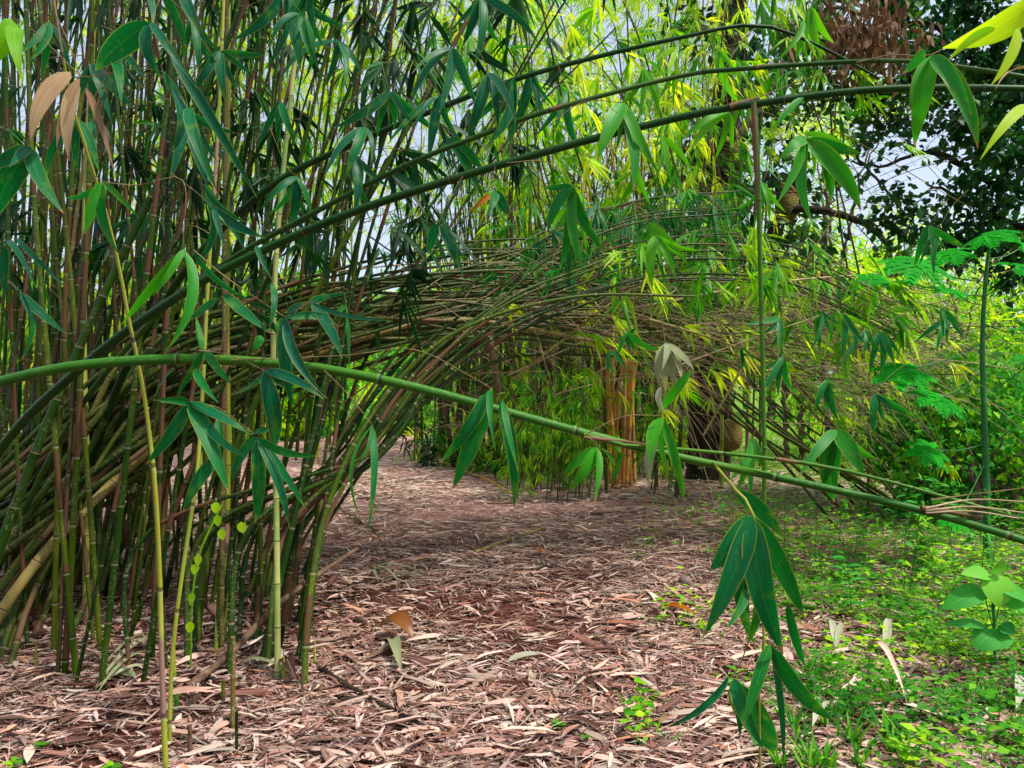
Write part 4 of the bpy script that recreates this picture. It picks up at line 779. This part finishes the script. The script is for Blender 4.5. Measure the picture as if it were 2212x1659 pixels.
for i, (x, Y, rx, rz, m_) in enumerate(((700, 27, 2.2, 1.6, 'leaf_mid'), (770, 30, 2.5, 2.4, 'leaf_mid'), (850, 26, 1.6, 1.5, 'leaf_broad'), (910, 29, 2.2, 2.0, 'leaf_mid'), (640, 30, 2.6, 2.6, 'leaf_lime'), (560, 24, 2.2, 1.8, 'leaf_mid'), (800, 24, 1.1, .9, 'leaf_lime'), (740, 22.5, 1.3, 1.0, 'leaf_broad'), (650, 21, 1.3, 1.1, 'leaf_mid'), (520, 20, 1.5, 1.5, 'leaf_lime'), (870, 23.5, .9, .8, 'leaf_mid'))):
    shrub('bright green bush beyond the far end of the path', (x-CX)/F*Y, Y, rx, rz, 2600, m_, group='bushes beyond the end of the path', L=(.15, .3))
for i in range(14):
    Y = R(10.5, 20); x = R(1980 if Y < 14 else 1720, 2260); shrub('light green leafy bush on the right bank', (x-CX)/F*Y, Y, R(.9, 1.7), R(.7, 1.3), 1100, random.choice(['leaf_lime', 'leaf_mid', 'leaf_mid', 'herb']), group='light green bushes on the right bank', L=(.1, .28), wr=.28)
for i in range(6):
    x = 1990+i*45; Y = R(7.8, 9.2); shrub('dense vine-covered green bush at the right edge', (x-CX)/F*Y, Y, R(.6, .9), R(.8, 1.2), 1500, 'herb' if i % 2 else 'leaf_broad', group='vine-covered bushes at the right edge', L=(.05, .11), wr=.7, tint=(0, .8))
for i in range(22):
    X = -26+i*2.7+R(-.8, .8); Y = R(32, 42); shrub('tall distant tree closing the view behind the bamboo', X, Y, R(2.6, 3.6), R(3, 4.2), 2600, random.choice(['leaf_lime', 'leaf_mid', 'leaf_mid']), L=(.3, .6), wr=.35, name='tree', cat='tree', zc=R(3.4, 5), group='distant trees behind the bamboo', trunk=.2, clumps=30)
for x, y, Y in ((1775, 598, 14.5), (1795, 606, 14.7), (1805, 640, 14.4)):
    c = at(x, y, Y); n_ = 60; p = c+RNG.normal(size=(n_, 3))*np.array([.08, .05, .06]); g = leaves(p, RNG.normal(size=(n_, 3)), RNG.normal(size=(n_, 3)), .07, .06, .1, n=2, round_=True)
    s_ = branchy([(c[0], c[1], 0), (c[0]+.05, c[1], c[2]*.6), tuple(c)], .015, .008, 5)
    th = thing('flowering_shrub', 'pink flower head showing through the twigs on the right', 'flower', 'pink flower heads behind the twigs', loc=(c[0], c[1], 0)); mk('stem', s_[0], s_[1], 'twig', th, uv=s_[2], tint=.5); mk('flower', g[0], g[1], 'flower', th, uv=g[2], tint=g[3])
for x, y, Y, rr, n_ in ((1790, 240, 13, 1.3, 1500), (1950, 640, 16, 1.6, 1800), (1730, 480, 15, 1.0, 900), (2080, 600, 14, 1.5, 1600), (1700, 640, 15, 1.5, 1600), (1850, 560, 17, 1.5, 800)):
    zc = CAMH-(y-CY)/F*Y; shrub('pale green feathery tree behind the bare twigs on the right', (x-CX)/F*Y, Y, rr, rr*.8, n_, 'leaf_lime', L=(.12, .26), wr=.16, name='tree', cat='tree', zc=zc, group='feathery trees behind the bare twigs', trunk=.06, clumps=26)
for i in range(16):
    x = 925+i*36+R(-14, 14); Y = R(12.8, 14.5)
    if 1290 < x < 1400: continue
    shrub('low leafy bush at the foot of the dark grove', (x-CX)/F*Y, Y, R(.3, .6), R(.3, .7), 260, random.choice(['leaf_mid', 'leaf_dark', 'leaf_mid']), group='low bushes at the foot of the grove', L=(.12, .26), wr=.16, trunk=.015, clumps=10)
# bromeliads by the end of the path
for x, y, mt, lb in ((632, 950, 'flower', 'pink-centred spiky bromeliad left of the path end'), (905, 955, 'leaf_lime', 'spiky green rosette plant at the far right edge of the path')):
    b = onground(x, y); n_ = 26; a = RNG.uniform(0, 6.28, n_); d = np.stack([np.cos(a)*.7, np.sin(a)*.7, RNG.uniform(.5, 1.2, n_)], -1); th = thing('bromeliad', lb, 'plant', loc=b)
    g = leaves(np.repeat(b[None], n_, 0), d, np.tile([0, 0, 1.], (n_, 1))+d*.1, RNG.uniform(.6, 1.1, n_), .06, .45, n=4, tint=.7); mk('leaf_rosette', g[0], g[1], 'leaf_lime', th, uv=g[2], tint=g[3])
    if mt == 'flower':
        g = leaves(np.repeat(b[None], 9, 0), d[:9]*np.array([.6, .6, .8]), np.tile([0, 0, 1.], (9, 1)), .4, .07, .3, n=3, tint=.7); mk('bract', g[0], g[1], 'flower', th, uv=g[2], tint=g[3])

# bare criss-cross twigs over the sky gap and the brushwood right of the arch
for i in range(74):
    Yt = R(6.5, 9.5); x, y = (R(1640, 2000), R(250, 720)) if i < 18 else (R(1640, 2060) if i % 4 else R(1380, 1470), R(620, 860))
    a = R(-.9, .5); S = []; D = []; Ls = []; c = at(x, y, Yt)
    for j in range(9): S.append(c+RNG.normal(size=3)*.18); D.append(np.array([math.cos(a)+R(-.5, .5), R(-.5, .5), math.sin(a)+R(-.5, .4)])); Ls.append(R(.4, 1.1))
    main = tube(spline([c-np.array([math.cos(a), 0, math.sin(a)])*.9, c, c+np.array([math.cos(a), .1, math.sin(a)-.2])*.9], .1), np.linspace(.006, .003, len(spline([c-np.array([math.cos(a), 0, math.sin(a)])*.9, c, c+np.array([math.cos(a), .1, math.sin(a)-.2])*.9], .1))), 5)
    g, _ = twigs_geo(S, D, Ls, r=.003, sag=.1); g = join([main, g])
    lb, gr = ('fine bare twig spray against the pale sky on the right', 'bare twig sprays against the sky') if i < 18 else ('dry brown brushwood spray tangled right of the arch', 'dry brushwood sprays right of the arch')
    tag(mk('twig_spray', g[0], g[1], 'twig_dark' if i < 18 or i % 5 == 0 else 'twig_dry', uv=g[2], tint=g[3]), lb, 'twigs', gr)

# ------------------------------------------------------------------ papaya plant
def papaya_leaf(parent, c, R_, tilt, rot, label=None):
    V, Q, U, T = [], [], [], []
    lobes = 7; c = np.array(c)
    ux = np.array([math.cos(rot), math.sin(rot), tilt*.4]); ux /= np.linalg.norm(ux); uy = np.cross([0, 0, 1.0], ux); uy = norm(uy+np.array([0, 0, R(.35, .75)*(1 if uy[1] > 0 else -1)])); un = np.cross(ux, uy)
    P = []; R_ = R_*1.2
    for i in range(lobes):
        a = (i-(lobes-1)/2)*.78; l = R_*(1-.12*abs(i-3)*.8); d = ux*math.cos(a)+uy*math.sin(a); s = -ux*math.sin(a)+uy*math.cos(a)
        P.append(leaves(c[None], d[None], un[None], l, l*.34, .22, n=8, fold=.1, tint=R(.2, .9)))
        for k, f in enumerate((.35, .5, .64, .78)):
            for sg in (-1, 1):
                o = c+d*l*f-np.array([0, 0, .22*l*f*f]); dd = d*.8+s*sg*.75
                P.append(leaves(o[None], dd[None], un[None], l*(.42-.07*k), l*.12, .2, n=4, fold=.08, tint=R(.2, .9)))
    g = join(P); o = mk('leaf', g[0], g[1], 'leaf_papaya', parent, uv=g[2], tint=g[3]); return o
b = onground(2132, 1235); Yp = b[1]
PA = thing('papaya_plant', 'tall young papaya plant with lobed leaves near the right edge', 'papaya plant', loc=b)
g = tube(spline([b-np.array([0, 0, .03]), at(2132, 1100, Yp), at(2126, 900, Yp), at(2122, 750, Yp), at(2128, 620, Yp), at(2136, 540, Yp)], .06), np.linspace(.03, .014, len(spline([b-np.array([0, 0, .03]), at(2132, 1100, Yp), at(2126, 900, Yp), at(2122, 750, Yp), at(2128, 620, Yp), at(2136, 540, Yp)], .06))), 10)
mk('stem', g[0], g[1], 'papaya_stem', PA, uv=g[2], tint=.5)
for (sx, sy, ex, ey, rl, dy, rot) in ((2136, 545, 2135, 508, .22, -.1, -1.2), (2130, 610, 1985, 570, .30, -.25, 3.3), (2128, 640, 2205, 575, .26, -.2, .2), (2130, 590, 2060, 545, .24, .2, 2.8), (2126, 660, 2050, 625, .22, -.35, 3.8), (2124, 700, 2240, 720, .24, -.1, 0), (2124, 740, 1960, 800, .26, -.3, 3.3), (2122, 800, 2030, 860, .24, -.35, 3.6), (2126, 640, 1900, 600, .2, .1, 3.2), (2124, 850, 2230, 780, .2, .1, 0), (2130, 560, 2215, 530, .24, .1, .3), (2124, 960, 2010, 970, .18, -.3, 3.3), (2128, 1000, 2060, 1120, .15, -.3, 3.6)):
    A = at(sx, sy, Yp); B = at(ex, ey, Yp+dy); Mi = (A+B)/2+np.array([0, 0, -.03])
    g = tube(spline([A, Mi, B], .05), .005, 5); o = mk('leaf_stalk', g[0], g[1], 'papaya_stem', PA, uv=g[2], tint=.5); papaya_leaf(o, B, rl, R(-.5, .1), rot)
# broad-leaved seedling
def heart(parent, A, B, wpx, Y, mat, tint):
    a = at(*A, Y); bb = at(*B, Y-.05); d = bb-a; L = np.linalg.norm(d)
    g = leaves(a[None], d[None], np.array([[R(-.2, .2), -.75, .7]]), L, wpx/F*Y, .0, n=10, fold=.06, curl=np.array([.12]), round_=True, tint=tint); return mk('leaf', g[0], g[1], mat, parent, uv=g[2], tint=g[3])
b = onground(2150, 1440); Yb = b[1]
BL = thing('broadleaf_seedling', 'seedling with large heart-shaped bright green leaves at the right', 'seedling', loc=b)
g = tube(spline([b, at(2148, 1350, Yb), at(2142, 1260, Yb)], .04), .008, 6); mk('stem', g[0], g[1], 'papaya_stem', BL, uv=g[2], tint=.5)
for A, B, w_, t_ in (((2140, 1240), (2160, 1312), 78, .95), ((2125, 1275), (2034, 1315), 48, .3), ((2150, 1265), (2225, 1300), 40, .5), ((2140, 1245), (2075, 1240), 34, .9), ((2145, 1365), (2105, 1400), 60, .25), ((2160, 1300), (2240, 1320), 40, .5), ((2120, 1385), (2190, 1385), 50, .3), ((2130, 1355), (2035, 1350), 22, .2), ((2145, 1240), (2165, 1205), 30, .8), ((2160, 1350), (2190, 1370), 40, 0)):
    P = [at(2146, 1400-40, Yb), at((2146+A[0])/2, (A[1]+1370)/2, Yb), at(*A, Yb-.1)]; g = tube(spline(P, .05), .003, 4); o = mk('leaf_stalk', g[0], g[1], 'papaya_stem', BL, uv=g[2], tint=.5); heart(o, A, B, w_, Yb-.1, 'leaf_broad', t_)
# small seedlings standing out of the litter
for x, y, s, lb in ((284, 1440, 44, 'tiny green seedling in front of the silvery leaf fan'), (90, 1600, 50, 'green seedling at the bottom left corner'), (30, 1640, 60, 'dark green broad leaf sprout at the extreme bottom left'), (240, 1650, 60, 'bright green broad leaf at the bottom edge left of the stem'), (400, 1580, 30, 'small pair of green leaves on a dark stub'),
                    (1205, 1590, 50, 'dark green creeping sprout on the litter near the bottom'), (1265, 1615, 40, 'dark sprout right of the creeping one at the bottom'), (1140, 1560, 30, 'lone light sprout in the middle foreground'), (1280, 1380, 22, 'small green sprout on the path edge'), (1990, 1380, 36, 'dark bluish leafed sprout among the herbs'), (1840, 1290, 44, 'round-leaved sprout in the herb bed'), (1690, 1330, 30, 'small sprout beside the cut bamboo')):
    b = onground(x, y); k = b[1]/F*s*.62; th = thing('seedling', lb, 'seedling', loc=b); h = k*.6; g = tube(np.array([b, b+np.array([.003, 0, h*.5]), b+np.array([0, 0, h])]), .003, 5); mk('stem', g[0], g[1], 'herb', th, uv=g[2], tint=.3)
    for j in range(5):
        a = j*2.4+x; d = np.array([[math.cos(a), math.sin(a)*.7, .35]]); g = leaves((b+np.array([0, 0, h*(.6+.1*j)]))[None], d, np.array([[0, -.2, 1.]]), k*R(.5, .8), k*.34, .2, n=6, round_=True, tint=R(.1, .8)); mk('leaf', g[0], g[1], 'herb', th, uv=g[2], tint=g[3])
# climbing vine with heart leaves on a left culm
b = onground(405, 1480); VN = thing('climbing_vine', 'thin vine with small bright heart leaves climbing a culm at the left', 'vine', loc=b)
g = tube(spline([at(412, 1440, 3.9), at(415, 1300, 3.75), at(430, 1200, 3.7), at(460, 1130, 3.7), at(480, 1090, 3.7)], .04), .005, 5); mk('stem', g[0], g[1], 'herb', VN, uv=g[2], tint=.8)
for x, y in ((430, 1205), (418, 1288), (470, 1120), (478, 1150), (425, 1225), (520, 1135), (412, 1350), (466, 1092)):
    a = at(x, y-8, 3.65); g = leaves(a[None], np.array([[R(-.3, .3), -.1, -1.]]), np.array([[R(-.3, .3), -1., .3]]), .055, .042, 0, n=6, round_=True, tint=R(.7, 1)); mk('leaf', g[0], g[1], 'herb', VN, uv=g[2], tint=g[3])

# ------------------------------------------------------------------ herbs, ferns and grass on the right
def herbs():
    P = []; n = 26000; Y = 1/(1/2.8+(1/13-1/2.8)*RNG.random(n)**.8); X = RNG.uniform(.15, .8, n)*Y
    k = np.array([random.random() < green_amount(x, y)**1.2*.62 for x, y in zip(X, Y)]); X, Y = X[k], Y[k]; m = len(X)
    dens = np.array([green_amount(x, y) for x, y in zip(X, Y)])
    z = RNG.random(m)**1.3*(.03+.17*dens)
    pt = np.array([patch(x, y, 2.2, 5) for x, y in zip(X, Y)])*.7; z = z*(1+1.6*np.clip(pt*2, 0, 1))
    for j in range(3):
        a = RNG.uniform(0, 6.28, m); d = np.stack([np.cos(a), np.sin(a), RNG.uniform(-.1, .5, m)], -1); l = RNG.uniform(.012, .04, m)*RNG.choice([.7, 1, 1, 1.9], m)
        b_ = np.stack([X, Y, gv(X, Y)+z+.012], -1)
        P.append(leaves(b_, d, np.stack([RNG.normal(0, .3, m), RNG.normal(-.2, .3, m), np.ones(m)], -1), l, l*.55, .15, n=2, round_=True, tint=np.clip(RNG.normal(.5, .2, m)+pt, 0, 1)))
    bl = RNG.random(m) < .3; q = int(bl.sum())
    P.append(leaves(np.stack([X[bl], Y[bl], gv(X[bl], Y[bl])], -1), np.stack([RNG.normal(0, .5, q), RNG.normal(0, .5, q), np.ones(q)], -1), np.tile([0, -1., .3], (q, 1)), RNG.uniform(.05, .2, q), .006, .3, n=3, tint=np.clip(RNG.normal(.5, .3, q), 0, 1)))
    g = join(P); tag(mk('ground_cover', g[0], g[1], 'herb', uv=g[2], tint=g[3]), 'low green herbs creeping over the litter on the right bank', 'ground cover', kind='stuff')
    P = []
    for _ in range(700):
        x, y = R(1560, 2230), R(1060, 1420); b_ = onground(x, y)
        if green_amount(b_[0], b_[1]) < .5: continue
        for f in range(3):
            a = R(0, 6.28); d = np.array([math.cos(a), math.sin(a), R(.4, 1.4)]); d /= np.linalg.norm(d); L = R(.16, .36); t = np.linspace(.25, 1, 11)
            o = b_+d*L*t[:, None]-np.array([0, 0, .25*L])*(t**2)[:, None]; s = norm(np.cross(d, [0, 0, 1.])+1e-6)
            for sg in (-1, 1):
                P.append(leaves(o, np.tile(s*sg+d*.3, (11, 1)), np.tile([0, -.2, 1.], (11, 1)), .03*(1.15-t), .009, .1, n=2, round_=True, tint=R(.1, .7)))
    g = join(P); tag(mk('fern_fronds', g[0], g[1], 'herb', uv=g[2], tint=g[3]), 'feathery fine-leaved herbs in the dense part of the bank', 'ferns', kind='stuff')
    # far lawn
    n = 26000; Y = RNG.uniform(13, 34, n); X = np.where(RNG.random(n) < .5, RNG.uniform(.2, .75, n), RNG.uniform(-.4, -.02, n))*Y; k = (Y > 23) | (X > 3.6); X, Y = X[k], Y[k]; m = len(X)
    g = leaves(np.stack([X, Y, gv(X, Y)], -1), np.stack([RNG.normal(0, .3, m), RNG.normal(0, .3, m), np.ones(m)], -1), np.tile([0, -1., .2], (m, 1)), RNG.uniform(.06, .2, m), .02, .1, n=2)
    tag(mk('lawn_grass', g[0], g[1], 'grass', uv=g[2], tint=g[3]), 'bright sunlit grass of the clearing beyond the trees', 'grass', kind='stuff')
herbs()
for i in range(70):
    x, y = R(1560, 2260), R(1050, 1330); b = onground(x, y)
    if green_amount(b[0], b[1]) < .25: continue
    h = R(.22, .7)*(1.2 if x > 1950 else .8); th = thing('weed', random.choice(['slender leafy weed standing above the herbs of the right bank']), 'weed', 'slender weeds on the right bank', loc=b)
    lx, ly = R(-.12, .12), R(-.1, .1); st = spline([b, b+np.array([lx*.4, ly*.4, h*.5]), b+np.array([lx, ly, h])], .04)
    m_ = int(R(9, 22)); f = RNG.uniform(.25, 1, m_); o = np.stack([np.interp(f, np.linspace(0, 1, len(st)), st[:, q]) for q in range(3)], 1); a = RNG.uniform(0, 6.28, m_)
    tw = join([tube(st, np.linspace(.004, .0015, len(st)), 5)]); mk('stem', tw[0], tw[1], 'herb', th, uv=tw[2], tint=.3)
    kind = i % 3; g = leaves(o, np.stack([np.cos(a), np.sin(a), RNG.uniform(-.1, .7, m_)], -1), np.tile([0, -.3, 1.], (m_, 1)), RNG.uniform(.05, .13, m_)*(1.1, .7, 1.5)[kind], RNG.uniform(.02, .035, m_)*(1.2, 1.4, .5)[kind], .35, n=4, round_=kind != 2, tint=np.clip(R(.2, .8)+RNG.normal(0, .15, m_), 0, 1))
    mk('foliage', g[0], g[1], 'herb' if i % 2 else 'leaf_broad', th, uv=g[2], tint=g[3])
for i in range(22):
    x, y = (R(1640, 2000), R(1530, 1690)) if i < 16 else (R(1700, 2200), R(1400, 1640)); b = onground(x, y); n_ = 13; a = RNG.uniform(0, 6.28, n_); d = np.stack([np.cos(a)*.45, np.sin(a)*.45, np.ones(n_)], -1)
    g = leaves(b+RNG.normal(size=(n_, 3))*np.array([.015, .015, 0]), d, np.stack([np.cos(a), np.sin(a), np.zeros(n_)], -1)*-1+np.array([0, -.4, 0]), RNG.uniform(.09, .22, n_), .011, .3, n=5, tint=RNG.random(n_)*.7)
    tag(mk('grass_tuft', g[0], g[1], 'herb', uv=g[2], tint=g[3]), 'tuft of upright green grass blades near the bottom right', 'grass tuft', 'grass tufts in the lower right', loc=None)
settle()
